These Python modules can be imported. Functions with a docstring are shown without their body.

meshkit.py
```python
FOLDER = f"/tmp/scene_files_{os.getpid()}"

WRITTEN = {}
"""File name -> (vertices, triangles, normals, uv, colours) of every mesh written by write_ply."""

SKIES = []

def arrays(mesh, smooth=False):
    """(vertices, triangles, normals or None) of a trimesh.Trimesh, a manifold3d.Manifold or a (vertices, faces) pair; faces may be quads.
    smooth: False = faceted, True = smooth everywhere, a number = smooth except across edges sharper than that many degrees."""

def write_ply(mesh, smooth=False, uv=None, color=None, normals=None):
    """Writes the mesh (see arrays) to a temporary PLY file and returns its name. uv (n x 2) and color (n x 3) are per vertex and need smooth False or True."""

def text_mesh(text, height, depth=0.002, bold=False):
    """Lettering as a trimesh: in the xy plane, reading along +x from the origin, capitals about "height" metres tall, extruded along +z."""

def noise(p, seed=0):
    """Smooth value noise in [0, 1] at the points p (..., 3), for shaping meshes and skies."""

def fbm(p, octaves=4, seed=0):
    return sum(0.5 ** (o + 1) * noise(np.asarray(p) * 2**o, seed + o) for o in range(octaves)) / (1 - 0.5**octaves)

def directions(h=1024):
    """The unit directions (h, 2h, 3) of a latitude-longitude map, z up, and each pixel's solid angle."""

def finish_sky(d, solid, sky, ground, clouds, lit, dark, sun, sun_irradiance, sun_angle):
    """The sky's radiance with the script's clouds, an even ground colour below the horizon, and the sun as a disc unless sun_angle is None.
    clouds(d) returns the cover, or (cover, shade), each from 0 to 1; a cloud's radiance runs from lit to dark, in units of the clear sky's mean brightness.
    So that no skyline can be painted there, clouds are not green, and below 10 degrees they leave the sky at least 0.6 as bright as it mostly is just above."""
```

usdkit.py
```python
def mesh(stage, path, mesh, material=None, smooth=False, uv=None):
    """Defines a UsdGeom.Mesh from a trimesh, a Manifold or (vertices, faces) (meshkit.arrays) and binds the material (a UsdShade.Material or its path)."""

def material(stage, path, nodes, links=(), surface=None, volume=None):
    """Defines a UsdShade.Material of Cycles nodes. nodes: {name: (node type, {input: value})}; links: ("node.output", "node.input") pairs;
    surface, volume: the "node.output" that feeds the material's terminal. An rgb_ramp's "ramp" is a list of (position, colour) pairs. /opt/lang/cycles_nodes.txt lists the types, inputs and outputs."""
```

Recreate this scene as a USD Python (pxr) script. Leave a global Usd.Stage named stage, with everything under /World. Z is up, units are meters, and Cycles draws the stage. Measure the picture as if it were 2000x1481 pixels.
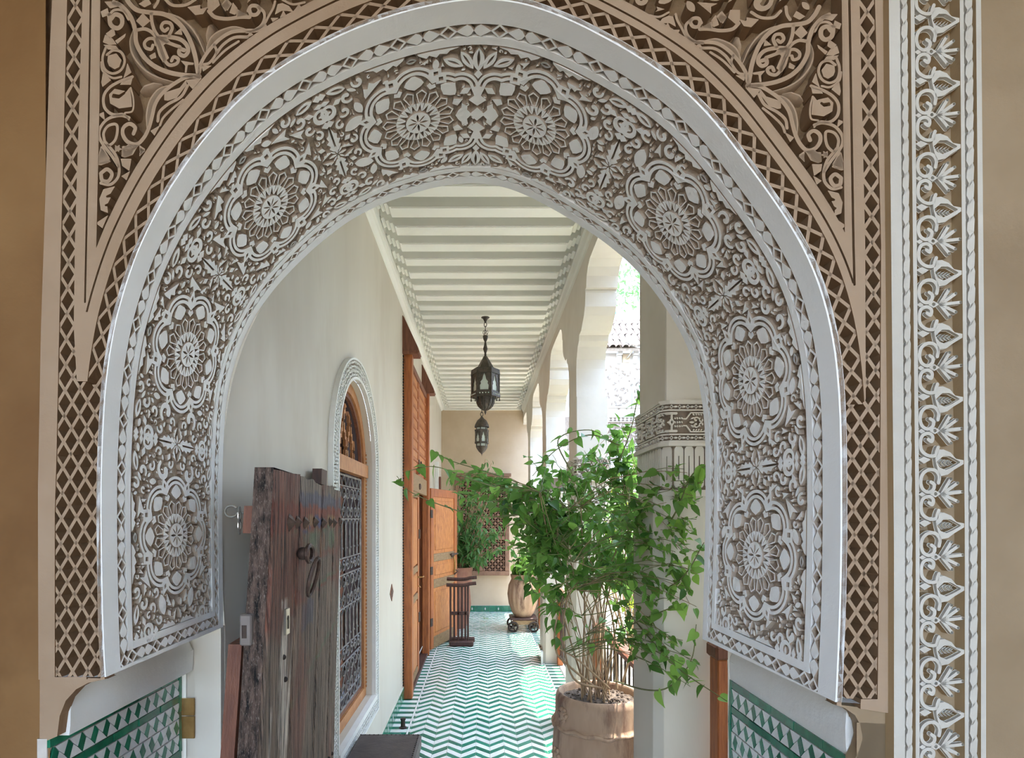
import math, random
import numpy as np
import trimesh
from shapely.geometry import Polygon, LineString, Point, MultiPolygon, box
from shapely.ops import unary_union
from shapely import affinity
from pxr import Usd, UsdGeom, UsdLux, UsdShade, Gf, Sdf, Vt
import usdkit, meshkit

random.seed(7); RNG = np.random.default_rng(7)
stage = Usd.Stage.CreateInMemory()
UsdGeom.SetStageUpAxis(stage, 'Z'); UsdGeom.SetStageMetersPerUnit(stage, 1.0)
UsdGeom.Xform.Define(stage, '/World'); UsdGeom.Scope.Define(stage, '/World/Looks')
PI = math.pi

# ---------------------------------------------------------------- camera, sky, sun, exposure
FPX, CX, CY, EYE = 1100.0, 942.0, 1012.0, 1.5          # focal length in pixels of the 2000 px wide frame, vanishing point of the gallery, eye height
cam = UsdGeom.Camera.Define(stage, '/World/camera')
cam.CreateHorizontalApertureAttr(36.0); cam.CreateVerticalApertureAttr(36.0 * 1481 / 2000)
cam.CreateFocalLengthAttr(FPX / 2000 * 36.0)
cam.CreateHorizontalApertureOffsetAttr((1000 - CX) / 2000 * 36.0)
cam.CreateVerticalApertureOffsetAttr((CY - 740.5) / 2000 * 36.0)
cam.CreateClippingRangeAttr((0.02, 500.0)); cam.CreateFStopAttr(0.0)
cam.CreateExposureAttr(EXPOSURE := -0.12)
cam.AddTranslateOp().Set((0, 0, EYE)); cam.AddRotateXOp().Set(90.0)

SUN_ELEV, SUN_DIR = 74.0, np.array([-0.165, -0.045, -1.0])  # the way the sunlight travels
sun_az = math.atan2(-SUN_DIR[0], -SUN_DIR[1])
dome = UsdLux.DomeLight.Define(stage, '/World/sky'); dome.CreateIntensityAttr(1.0)
sky_m = usdkit.material(stage, '/World/Looks/sky', {
    'sky': ('sky_texture', {'sky_type': 'multiple_scattering', 'sun_disc': False, 'sun_elevation': math.radians(SUN_ELEV), 'sun_rotation': sun_az, 'air_density': 1.0, 'aerosol_density': 2.5, 'ozone_density': 1.0}),
    'haze': ('hsv', {'saturation': .84}), 'bg': ('background_shader', {'strength': 1.0})}, [('sky.color', 'haze.color'), ('haze.color', 'bg.color')], surface='bg.background')
UsdShade.MaterialBindingAPI.Apply(dome.GetPrim()).Bind(sky_m)
sun = UsdLux.DistantLight.Define(stage, '/World/sun'); sun.CreateNormalizeAttr(True); sun.CreateIntensityAttr(4.0); sun.CreateAngleAttr(0.6); sun.CreateColorAttr((1.0, 0.95, 0.87))
sun.AddTransformOp().Set(Gf.Matrix4d(Gf.Rotation(Gf.Vec3d(0, 0, -1), Gf.Vec3d(*map(float, SUN_DIR))), Gf.Vec3d(0, 0, 8)))

# ---------------------------------------------------------------- helpers
def num(parent, name):
    p, k = f'{parent}/{name}', 0
    while stage.GetPrimAtPath(p):
        k += 1; p = f'{parent}/{name}_{k:03d}'
    return p
_count = {}
def path_for(parent, name):
    key = (parent, name); k = _count.get(key, -1) + 1; _count[key] = k
    return f'{parent}/{name}' if k == 0 else f'{parent}/{name}_{k:03d}'
def data(prim, **kw):
    for k, v in kw.items():
        if v: prim.SetCustomDataByKey(k, v)
def thing(name, label, category=None, group=None, kind=None, loc=(0, 0, 0), rotz=0.0):
    p = path_for('/World', name); x = UsdGeom.Xform.Define(stage, p)
    if any(loc) or rotz:
        x.AddTranslateOp().Set(tuple(map(float, loc)))
        if rotz: x.AddRotateZOp().Set(float(rotz))
    data(x.GetPrim(), label=label, category=category, group=group, kind=kind)
    return p
def put(parent, name, m, mat, smooth=False, **kw):
    """ONE mesh prim; parent '/World' or a path. m: trimesh or (V, F)."""
    p = path_for(parent, name)
    if isinstance(m, (tuple, list)): m = trimesh.Trimesh(np.asarray(m[0], float), np.asarray(m[1], int), process=False)
    g = usdkit.mesh(stage, p, m, M[mat], smooth=smooth)
    if mat in CUT:
        c = m.metadata.get('cut') if hasattr(m, 'metadata') else None
        if c is None or len(c) != len(m.faces): c = np.zeros(len(m.faces))
        if not smooth: UsdGeom.PrimvarsAPI(g).CreatePrimvar('cut', Sdf.ValueTypeNames.FloatArray, 'uniform').Set(Vt.FloatArray.FromNumpy(np.asarray(c, np.float32)))
    data(g.GetPrim(), **kw)
    return p
CUT = {}                                                # plasters with darker cut sides: name -> bare tone with the shade painted in
def cut_side_shade(name, cut, cut2):
    """the mesh's face attribute 'cut' darkens the relief sides: bare plaster tone plus painted-in shade"""
    CUT[name] = cut; base = stage.GetPrimAtPath('/World/Looks/' + name)
    P = lambda n: UsdShade.Shader.Get(stage, f'/World/Looks/{name}/{n}')
    d = lambda n, k: UsdShade.Shader.Define(stage, f'/World/Looks/{name}/{n}')
    a = d('cut_at', 0); a.CreateIdAttr('cycles_attribute'); a.CreateInput('attribute', Sdf.ValueTypeNames.Token).Set('cut')
    x = d('cut_mix', 0); x.CreateIdAttr('cycles_mix'); x.CreateInput('color2', Sdf.ValueTypeNames.Float3).Set(Gf.Vec3f(*cut))
    x.CreateInput('fac', Sdf.ValueTypeNames.Token).ConnectToSource(a.CreateOutput('fac', Sdf.ValueTypeNames.Token))
    pr = P('p').GetInput('base_color'); src = pr.GetConnectedSources()[0][0]
    x.CreateInput('color1', Sdf.ValueTypeNames.Token).ConnectToSource(src.source, src.sourceName)
    pr.ConnectToSource(x.CreateOutput('color', Sdf.ValueTypeNames.Token))
def pt(px, py, Y): return np.array([(px - CX) * Y / FPX, Y, EYE - (py - CY) * Y / FPX])
def cat(ms): return trimesh.util.concatenate([m for m in ms if m is not None])
def T(m, f):
    m = m.copy(); m.vertices = f(np.array(m.vertices)); return m
def geoms(g):
    if g.is_empty: return []
    return [q for q in getattr(g, 'geoms', [g]) if isinstance(q, Polygon) and q.area > 1e-8]
def ext(g, h, z0=0.0):
    out = []
    for q in geoms(g):
        try: m = trimesh.creation.extrude_polygon(q, h, engine='earcut')
        except Exception: continue
        m.apply_translation((0, 0, z0)); out.append(m)
    if not out: return None
    m = cat(out); m.metadata['cut'] = (np.asarray(m.vertices)[m.faces][:, :, 2].min(1) < z0 + h * .99).astype(float); return m
def sheet(g, z=0.0, step=None):
    """flat triangulated polygon"""
    out = []
    for q in geoms(g):
        v, f = trimesh.creation.triangulate_polygon(q, engine='earcut')
        out.append(trimesh.Trimesh(np.c_[v, np.full(len(v), z)], f, process=False))
    return cat(out)
def bxs(x0, x1, y0, y1, z0, z1, bev=0.0):
    if bev <= 0:
        m = trimesh.creation.box((x1 - x0, y1 - y0, z1 - z0)); m.apply_translation(((x0 + x1) / 2, (y0 + y1) / 2, (z0 + z1) / 2)); return m
    b = min(bev, (x1 - x0) * .45, (y1 - y0) * .45, (z1 - z0) * .45); pts = []
    for X, sx in ((x0, 1), (x1, -1)):
        for Y, sy in ((y0, 1), (y1, -1)):
            for Z, sz in ((z0, 1), (z1, -1)):
                pts += [(X + sx * b, Y + sy * b, Z), (X + sx * b, Y, Z + sz * b), (X, Y + sy * b, Z + sz * b)]
    return trimesh.convex.convex_hull(np.array(pts))
def tube(pts, r, sides=6, caps=True):
    p = np.asarray(pts, float); n = len(p); r = np.broadcast_to(np.asarray(r, float), (n,))
    t = np.gradient(p, axis=0); t /= np.linalg.norm(t, axis=1, keepdims=True) + 1e-12
    a = np.zeros_like(t); ref = np.array([0, 0, 1.0]) if abs(t[0, 2]) < .9 else np.array([1.0, 0, 0])
    for i in range(n):
        ref = ref - t[i] * (ref @ t[i]); nn = np.linalg.norm(ref)
        if nn < 1e-6: ref = np.cross(t[i], [0.3, 0.8, 0.52]); nn = np.linalg.norm(ref)
        ref = ref / nn; a[i] = ref
    b = np.cross(t, a); ang = np.arange(sides) * 2 * PI / sides
    v = p[:, None] + r[:, None, None] * (np.cos(ang)[None, :, None] * a[:, None] + np.sin(ang)[None, :, None] * b[:, None])
    i, j = np.meshgrid(np.arange(n - 1), np.arange(sides), indexing='ij'); k = (j + 1) % sides
    q = np.stack([i * sides + j, i * sides + k, (i + 1) * sides + k, (i + 1) * sides + j], -1).reshape(-1, 4)
    f = np.vstack([q[:, [0, 1, 2]], q[:, [0, 2, 3]]]); v = v.reshape(-1, 3)
    if caps:
        c0 = [[0, k2 + 1, k2] for k2 in range(1, sides - 1)]; e = (n - 1) * sides
        c1 = [[e, e + k2, e + k2 + 1] for k2 in range(1, sides - 1)]
        f = np.vstack([f, c0, c1])
    return trimesh.Trimesh(v, f, process=False)
def lathe(prof, n=32, close=True):
    """prof: (r, z) pairs from bottom to top"""
    p = np.array(prof, float); ang = np.arange(n) * 2 * PI / n; k = len(p)
    v = np.stack([p[:, None, 0] * np.cos(ang), p[:, None, 0] * np.sin(ang), np.repeat(p[:, 1:2], n, 1)], -1).reshape(-1, 3)
    i, j = np.meshgrid(np.arange(k - 1), np.arange(n), indexing='ij'); jj = (j + 1) % n
    q = np.stack([i * n + j, i * n + jj, (i + 1) * n + jj, (i + 1) * n + j], -1).reshape(-1, 4)
    f = np.vstack([q[:, [0, 1, 2]], q[:, [0, 2, 3]]])
    return trimesh.Trimesh(v, f, process=False)
def spline(pts, n=8):
    """Catmull-Rom through the points"""
    p = np.asarray(pts, float)
    if len(p) < 3: return np.array([p[0] + (p[-1] - p[0]) * s for s in np.linspace(0, 1, n)])
    q = np.vstack([2 * p[0] - p[1], p, 2 * p[-1] - p[-2]]); out = []
    for i in range(1, len(q) - 2):
        for s in np.linspace(0, 1, n, endpoint=False):
            a, b, c, d = q[i - 1], q[i], q[i + 1], q[i + 2]
            out.append(.5 * (2 * b + (c - a) * s + (2 * a - 5 * b + 4 * c - d) * s * s + (3 * b - a - 3 * c + d) * s ** 3))
    return np.array(out + [p[-1]])
def resample(p, n=None, step=None):
    p = np.asarray(p, float); d = np.r_[0, np.cumsum(np.linalg.norm(np.diff(p, axis=0), axis=1))]
    if n is None: n = max(2, int(round(d[-1] / step)) + 1)
    s = np.linspace(0, d[-1], n); return np.stack([np.interp(s, d, p[:, k]) for k in range(p.shape[1])], 1)
def grid(P):
    """P: (n, m, 3) array -> mesh"""
    n, m = P.shape[:2]; i, j = np.meshgrid(np.arange(n - 1), np.arange(m - 1), indexing='ij')
    q = np.stack([i * m + j, (i + 1) * m + j, (i + 1) * m + j + 1, i * m + j + 1], -1).reshape(-1, 4)
    return trimesh.Trimesh(P.reshape(-1, 3), np.vstack([q[:, [0, 1, 2]], q[:, [0, 2, 3]]]), process=False)
def sector(r0, r1, a0, a1, n=10, c=(0, 0)):
    t = np.linspace(a0, a1, n)
    return Polygon([(c[0] + r1 * math.cos(a), c[1] + r1 * math.sin(a)) for a in t] + [(c[0] + r0 * math.cos(a), c[1] + r0 * math.sin(a)) for a in t[::-1]])
def lens(cx, cy, L, w, ang, p=1.0):
    """pointed oval"""
    t = np.linspace(-1, 1, 9); h = w / 2 * (1 - t ** 2) ** p
    q = np.r_[np.c_[t * L / 2, h], np.c_[t[::-1][1:-1] * L / 2, -h[::-1][1:-1]]]
    return affinity.translate(affinity.rotate(Polygon(q), ang, origin=(0, 0)), cx, cy)
def stroke(pts, w, smooth=True, n=6, cap=1):
    p = spline(pts, n) if smooth else np.asarray(pts, float)
    return LineString(p).buffer(w / 2, cap_style=cap, join_style=1, quad_segs=3)

# ---------------------------------------------------------------- materials
M = {}
def L_(r, g, b): return tuple((c / 255.0 / 12.92 if c / 255.0 <= .04045 else ((c / 255.0 + .055) / 1.055) ** 2.4) for c in (r, g, b))
def plain(name, col, rough=.6, metal=0.0, var=None, scale=6.0, bump=0.0, bscale=40.0, spec=.5, detail=4, stretch=None, coat=0.0, rnd=0.0, col3=None, c3scale=2.0, c3at=(.55, .7)):
    """principled with a noise-mixed colour, optional second blotch colour, bump, per-object variation"""
    n = {'tc': ('texture_coordinate', {}), 'mp': ('mapping', {'scale': stretch or (1, 1, 1)}), 'p': ('principled_bsdf', {'roughness': rough, 'metallic': metal, 'specular_ior_level': spec, 'coat_weight': coat, 'coat_roughness': .08}),
         'g': ('geometry', {})}
    l = [('g.position', 'mp.vector')]
    n['n1'] = ('noise_texture', {'scale': scale, 'detail': detail, 'roughness': .6}); l.append(('mp.vector', 'n1.vector'))
    n['r1'] = ('rgb_ramp', {'ramp': [(.35, col), (.68, var or col)]}); l.append(('n1.fac', 'r1.fac'))
    src = 'r1.color'
    if col3:
        n['n3'] = ('noise_texture', {'scale': c3scale, 'detail': 6, 'roughness': .65}); l.append(('mp.vector', 'n3.vector'))
        n['m3'] = ('map_range', {'from_min': c3at[0], 'from_max': c3at[1], 'clamp': True}); l.append(('n3.fac', 'm3.value'))
        n['x3'] = ('mix', {'color2': col3}); l += [(src, 'x3.color1'), ('m3.result', 'x3.fac')]; src = 'x3.color'
    if rnd:
        n['oi'] = ('object_info', {}); n['mr'] = ('map_range', {'from_min': 0, 'from_max': 1, 'to_min': 1 - rnd, 'to_max': 1 + rnd}); l.append(('oi.random', 'mr.value'))
        n['hs'] = ('hsv', {}); l += [('mr.result', 'hs.value'), (src, 'hs.color')]; src = 'hs.color'
    l.append((src, 'p.base_color'))
    if bump:
        n['nb'] = ('noise_texture', {'scale': bscale, 'detail': 5, 'roughness': .6}); l.append(('mp.vector', 'nb.vector'))
        n['b'] = ('bump', {'strength': 1.0, 'distance': bump}); l += [('nb.fac', 'b.height'), ('b.normal', 'p.normal')]
    M[name] = usdkit.material(stage, '/World/Looks/' + name, n, l, surface='p.BSDF')
def leafmat(name, c1, c2, trans=.35):
    M[name] = usdkit.material(stage, '/World/Looks/' + name, {
        'oi': ('geometry', {}), 'r': ('rgb_ramp', {'ramp': [(0, c1), (1, c2)]}), 'n': ('noise_texture', {'scale': 9.0, 'detail': 2}), 'a': ('math', {'math_type': 'multiply_add', 'value2': .6, 'value3': 0.0}), 'a2': ('math', {'math_type': 'multiply_add', 'value2': .6}),
        'p': ('principled_bsdf', {'roughness': .42, 'specular_ior_level': .4}), 't': ('translucent_bsdf', {}), 'hs': ('hsv', {'value': 1.25, 'hue': .49}), 'm': ('mix_closure', {'fac': trans})},
        [('oi.random_per_island', 'a.value1'), ('oi.position', 'n.vector'), ('n.fac', 'a2.value1'), ('a.value', 'a2.value3'), ('a2.value', 'r.fac'), ('r.color', 'p.base_color'), ('r.color', 'hs.color'), ('hs.color', 't.color'), ('p.BSDF', 'm.closure1'), ('t.BSDF', 'm.closure2')], surface='m.closure')
plain('white_plaster', L_(222, 220, 212), .75, var=L_(232, 231, 225), scale=4, bump=.0012, bscale=35)
plain('soffit_white', L_(238, 237, 231), .7, var=L_(244, 243, 238), scale=5, bump=.0008, bscale=60)
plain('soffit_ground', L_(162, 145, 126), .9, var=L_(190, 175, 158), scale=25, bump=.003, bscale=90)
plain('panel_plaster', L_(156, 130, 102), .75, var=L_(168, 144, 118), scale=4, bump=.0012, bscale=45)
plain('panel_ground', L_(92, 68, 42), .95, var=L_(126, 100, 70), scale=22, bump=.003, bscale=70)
plain('pilaster_white', L_(188, 182, 168), .75, var=L_(200, 195, 182), scale=6, bump=.001, bscale=60)
plain('pilaster_ground', L_(134, 102, 60), .9, var=L_(168, 138, 94), scale=14, bump=.003, bscale=60)
plain('tadelakt_cream', L_(202, 193, 176), .5, var=L_(214, 207, 191), scale=1.6, bump=.0015, bscale=14, col3=L_(196, 184, 164), c3scale=1.1, stretch=(1, 1, .35))
plain('tadelakt_ochre', L_(116, 82, 46), .5, var=L_(138, 104, 64), scale=2.2, bump=.0012, bscale=20, col3=L_(104, 72, 38), c3scale=1.7)
plain('dado_beige', L_(140, 118, 88), .6, var=L_(154, 132, 102), scale=5, bump=.001)
plain('ceiling_white', L_(236, 234, 224), .6, var=L_(240, 239, 230), scale=3, bump=.0006, bscale=30)
plain('arcade_white', L_(216, 208, 194), .7, var=L_(226, 219, 207), scale=3, bump=.0008, bscale=30)
plain('facade_white', L_(188, 184, 178), .8, var=L_(198, 194, 188), scale=3)
plain('facade_beige', L_(196, 174, 146), .8, var=L_(206, 186, 160), scale=3)
plain('carved_dark', L_(116, 100, 84), .9, var=L_(142, 126, 110), scale=20)
plain('tile_green', L_(18, 92, 66), .16, var=L_(36, 116, 84), scale=30, bump=.0012, bscale=45, coat=.3, rnd=.28)
plain('tile_white', L_(206, 208, 204), .18, var=L_(222, 224, 220), scale=20, bump=.0012, bscale=45, coat=.3, rnd=.06)
plain('floor_green', L_(26, 104, 82), .22, var=L_(44, 118, 98), scale=25, bump=.0006, bscale=45, rnd=.22)
plain('floor_white', L_(222, 224, 220), .24, var=L_(232, 232, 228), scale=20, bump=.0006, bscale=45, rnd=.05)
plain('grout', L_(196, 190, 178), .85, var=L_(208, 202, 190), scale=30)
plain('wood_orange', L_(150, 82, 40), .45, var=L_(184, 108, 54), scale=7, bump=.0015, bscale=30, stretch=(9, 9, .9), col3=L_(110, 56, 26), c3scale=5, c3at=(.56, .78))
plain('wood_panel', L_(176, 106, 54), .45, var=L_(204, 134, 72), scale=9, bump=.001, bscale=60, stretch=(5, 5, 1.5), col3=L_(146, 80, 40), c3scale=6)
plain('wood_rail', L_(132, 104, 70), .6, var=L_(156, 126, 88), scale=9, bump=.001, bscale=40, stretch=(2, 2, 6))
plain('wood_brown', L_(104, 62, 44), .55, var=L_(132, 84, 60), scale=8, bump=.0015, bscale=30, stretch=(7, 7, .8))
plain('wood_window', L_(166, 110, 66), .5, var=L_(190, 134, 84), scale=8, bump=.001, bscale=30, stretch=(3, 3, 2))
plain('wood_dark', L_(62, 40, 34), .5, var=L_(88, 58, 46), scale=8, bump=.001, bscale=30, stretch=(6, 6, 1))
plain('wood_screen', L_(124, 92, 72), .6, var=L_(150, 114, 90), scale=9, bump=.001)
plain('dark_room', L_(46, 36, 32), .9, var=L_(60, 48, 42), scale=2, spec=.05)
plain('iron', L_(96, 92, 90), .5, metal=.3, var=L_(146, 140, 135), scale=30, bump=.0006, bscale=80)
plain('iron_dark', L_(52, 44, 40), .5, metal=.6, var=L_(78, 66, 58), scale=30, bump=.0006, bscale=80)
plain('iron_rust', L_(74, 60, 54), .55, metal=.5, var=L_(104, 84, 72), scale=40, bump=.0008, bscale=90)
plain('steel', L_(186, 182, 172), .3, metal=.9, var=L_(200, 196, 184), scale=20)
plain('grey_metal', L_(124, 116, 110), .45, metal=.3, var=L_(140, 132, 124), scale=12)
plain('brass', L_(160, 124, 74), .35, metal=.85, var=L_(186, 150, 96), scale=20, bump=.0006, bscale=60)
plain('lantern_metal', L_(66, 60, 52), .5, metal=.35, var=L_(94, 84, 74), scale=40, bump=.0008, bscale=120)
plain('lantern_glass', L_(196, 206, 196), .55, var=L_(206, 214, 204), scale=10)
plain('terracotta', L_(168, 136, 108), .85, var=L_(198, 168, 138), scale=7, bump=.003, bscale=30, stretch=(1, 1, .25), col3=L_(122, 90, 72), c3scale=7, c3at=(.5, .64))
plain('terracotta_red', L_(146, 98, 78), .85, var=L_(168, 120, 96), scale=8, bump=.002)
plain('soil', L_(58, 46, 36), .95, var=L_(120, 104, 88), scale=60, bump=.01, bscale=60)
plain('cane', L_(146, 118, 88), .75, var=L_(176, 148, 112), scale=20, bump=.001)
plain('twig_green', L_(98, 104, 58), .7, var=L_(128, 126, 80), scale=20)
plain('leather', L_(62, 54, 52), .5, var=L_(82, 72, 68), scale=10, bump=.002, bscale=50)
plain('roof_tile', L_(118, 100, 88), .8, var=L_(150, 134, 120), scale=8, rnd=.06)
plain('teal_cloth', L_(30, 150, 136), .8, var=L_(40, 160, 146), scale=8)
plain('camera_body', L_(225, 225, 225), .4)
plain('courtyard_paving', L_(196, 184, 164), .7, var=L_(206, 194, 176), scale=3)
cut_side_shade('soffit_white', L_(178, 162, 144), 0); cut_side_shade('panel_plaster', L_(128, 98, 68), 0); cut_side_shade('pilaster_white', L_(170, 144, 106), 0)  # side colours: bare plaster with the shade of the carving put in
leafmat('leaf', L_(66, 116, 44), L_(146, 186, 88))
leafmat('leaf_dark', L_(66, 112, 56), L_(120, 160, 88), .3)
leafmat('leaf_lime', L_(110, 150, 40), L_(190, 190, 70), .45)
M['pane'] = usdkit.material(stage, '/World/Looks/pane', {'f': ('fresnel', {'IOR': 1.5}), 't': ('transparent_bsdf', {}), 'g': ('glossy_bsdf', {'roughness': .02}), 'm': ('mix_closure', {})}, [('f.fac', 'm.fac'), ('t.BSDF', 'm.closure1'), ('g.BSDF', 'm.closure2')], surface='m.closure')

# ---------------------------------------------------------------- the carved arch: profile and mappings
_outer = [(207,1324),(202,1248),(199,1065),(198,1000),(198,936),(202,831),(211,698),(225,638),(246,547),(260,515),(298,425),(351,337),(421,242),(509,154),(632,84),(700,52),(755,32),(861,5),(950,-8),(1001,0),(1071,19),(1177,70),(1290,138),(1360,193),(1440,295),(1483,355),(1525,411),(1565,470),(1598,547),(1616,603),(1630,677),(1639,761),(1641,845),(1642,971),(1641,1136),(1636,1277),(1631,1379)]
_inner = [(436,1220),(434,1000),(434,960),(435,894),(441,778),(456,712),(484,638),(520,582),(562,533),(618,480),(650,453),(715,409),(808,376),(878,358),(948,355),(1001,367),(1071,402),(1159,456),(1213,497),(1259,541),(1294,592),(1322,633),(1344,673),(1363,733),(1375,796),(1378,866),(1378,1000),(1372,1244)]
FA, FB, BA, BB = .904, .1005, 1.347, .105              # wall faces: Y = FA - FB x (room side), Y = BA - BB x (gallery side)
def onplane(p, a, b):
    p = np.atleast_2d(np.array(p, float)); s = (p[:, 0] - CX) / FPX; Y = a / (1 + b * s)
    return np.c_[s * Y, EYE - (p[:, 1] - CY) / FPX * Y]
def _prof(p, a, b):
    q = onplane(p, a, b); q = resample(q, 160)
    k = np.ones(9) / 9; pad = np.vstack([np.repeat(q[:1], 4, 0), q, np.repeat(q[-1:], 4, 0)])
    s = np.stack([np.convolve(pad[:, i], k, 'valid') for i in (0, 1)], 1); s[0], s[-1] = q[0], q[-1]
    return resample(s, 401)
PO, PI_ = _prof(_outer, FA, FB), _prof(_inner, BA, BB)
PO[0, 1] = PI_[0, 1] = 1.226; PO[-1, 1] = PI_[-1, 1] = 1.222
ULEN, VLEN = 2.856, .443
_mid = (PO + PI_) / 2; _tan = np.gradient(_mid, axis=0); _tan /= np.linalg.norm(_tan, axis=1, keepdims=True)
_nor = np.stack([-_tan[:, 1], _tan[:, 0]], 1)          # away from the opening (left leg: -x)
_us = np.linspace(0, ULEN, 401)
def soffit(u, v, d=0.0):
    """u along the arch from the left foot, v from the room face to the gallery face (m), d = depth into the plaster"""
    u, v = np.asarray(u, float), np.asarray(v, float); s = v / VLEN
    f = lambda A, k: np.interp(u, _us, A[:, k])
    x = f(PO, 0) * (1 - s) + f(PI_, 0) * s + f(_nor, 0) * d
    z = f(PO, 1) * (1 - s) + f(PI_, 1) * s + f(_nor, 1) * d
    y = (FA - FB * x) * (1 - s) + (BA - BB * x) * s
    return np.stack([x, y, z], -1)
DS = .0095                                              # depth of the carving in the soffit
def on_soffit(m):
    """local (v, u, height above the ground) -> soffit"""
    def f(V): return soffit(V[:, 1], V[:, 0], DS - V[:, 2])
    m = T(m, f); return m
def s_ext(g, h=DS, seg=.02):
    g = g.segmentize(seg) if not g.is_empty else g
    m = ext(g, h)
    return on_soffit(m) if m is not None else None
def band_uv(u0, u1, v0, v1, h=DS, n=None):
    n = n or max(3, int((u1 - u0) / .012)); us = np.linspace(u0, u1, n)
    sec = [(v0, 0), (v0, h), (v1, h), (v1, 0)]
    P = np.stack([soffit(us, np.full(n, v), DS - hh) for v, hh in sec], 1)
    m = grid(P)
    caps = []
    for k in (0, n - 1): caps.append(trimesh.Trimesh(P[k], [[0, 1, 2], [0, 2, 3]], process=False))
    return cat([m] + caps)

UB0, UB1 = .0, ULEN                                    # feet
VC = .236                                              # centre line of the ornament
C_UNITS = [.238, .632, .999, 1.359, 1.605, 1.952, 2.304, 2.646]

arch = thing('trim_1', 'carved white plaster lining of the big horseshoe arch with eight round star rosettes', 'arch', kind='structure')
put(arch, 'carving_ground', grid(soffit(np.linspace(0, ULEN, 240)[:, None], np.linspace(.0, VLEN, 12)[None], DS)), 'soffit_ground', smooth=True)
# smooth margins and fillets
put(arch, 'front_margin', band_uv(0, ULEN, 0, .0405), 'soffit_white', smooth=35)
put(arch, 'rear_margin', band_uv(0, ULEN, .4205, VLEN), 'soffit_white', smooth=35)
FOOT = .030
for (a, b) in ((.064, .0787), (.3872, .4015)):
    put(arch, 'fillet', band_uv(FOOT, ULEN - FOOT, a, b), 'soffit_white', smooth=35)
for (u0, u1) in ((FOOT, FOOT + .0145), (ULEN - FOOT - .0145, ULEN - FOOT)):
    put(arch, 'foot_fillet', band_uv(u0, u1, .0788, .3871, n=4), 'soffit_white', smooth=35)
for (u0, u1) in ((0, .006), (ULEN - .006, ULEN)):
    put(arch, 'foot_margin', band_uv(u0, u1, .0406, .4204, n=3), 'soffit_white', smooth=35)
for u0, sgn in ((0, -1), (ULEN, 1)):                   # under-face of each foot
    P = np.stack([soffit(np.full(8, u0), np.linspace(0, VLEN, 8), d) for d in (0, DS + .075)], 1)
    put(arch, 'foot_underside', grid(P), 'soffit_white')

# border chain: diamond, leaf, leaf
def chain(path_fn, length, w, period=.088, start=0.0):
    n = max(1, int(round(length / period))); p = length / n
    for k in range(n + 1):
        c = k * p
        d = affinity.scale(Polygon([(0, .0135), (w / 2, 0), (0, -.0135), (-w / 2, 0)]), 1, 1)
        dd = d.buffer(.0012, join_style=2).difference(d.buffer(-.0022, join_style=2))
        if 0 < k < n or True: yield 'border_diamond', path_fn(affinity.translate(dd, 0, c))
        if k < n:
            for o in (p * .335, p * .665):
                sgn = -1 if o < p / 2 else 1
                lf = Polygon([(0, sgn * .0155), (w * .2, sgn * .008), (w * .46, -sgn * .003), (w * .30, -sgn * .010), (0, -sgn * .0145), (-w * .30, -sgn * .010), (-w * .46, -sgn * .003), (-w * .2, sgn * .008)])
                yield 'border_leaf', path_fn(affinity.translate(lf, 0, c + o))
for vc in (.0523, .411):
    wv = .0235 if vc < .1 else .019
    for nm, g in chain(lambda g: affinity.translate(g, vc, .012), ULEN - .024, wv):
        put(arch, nm, s_ext(g), 'soffit_white')
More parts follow.
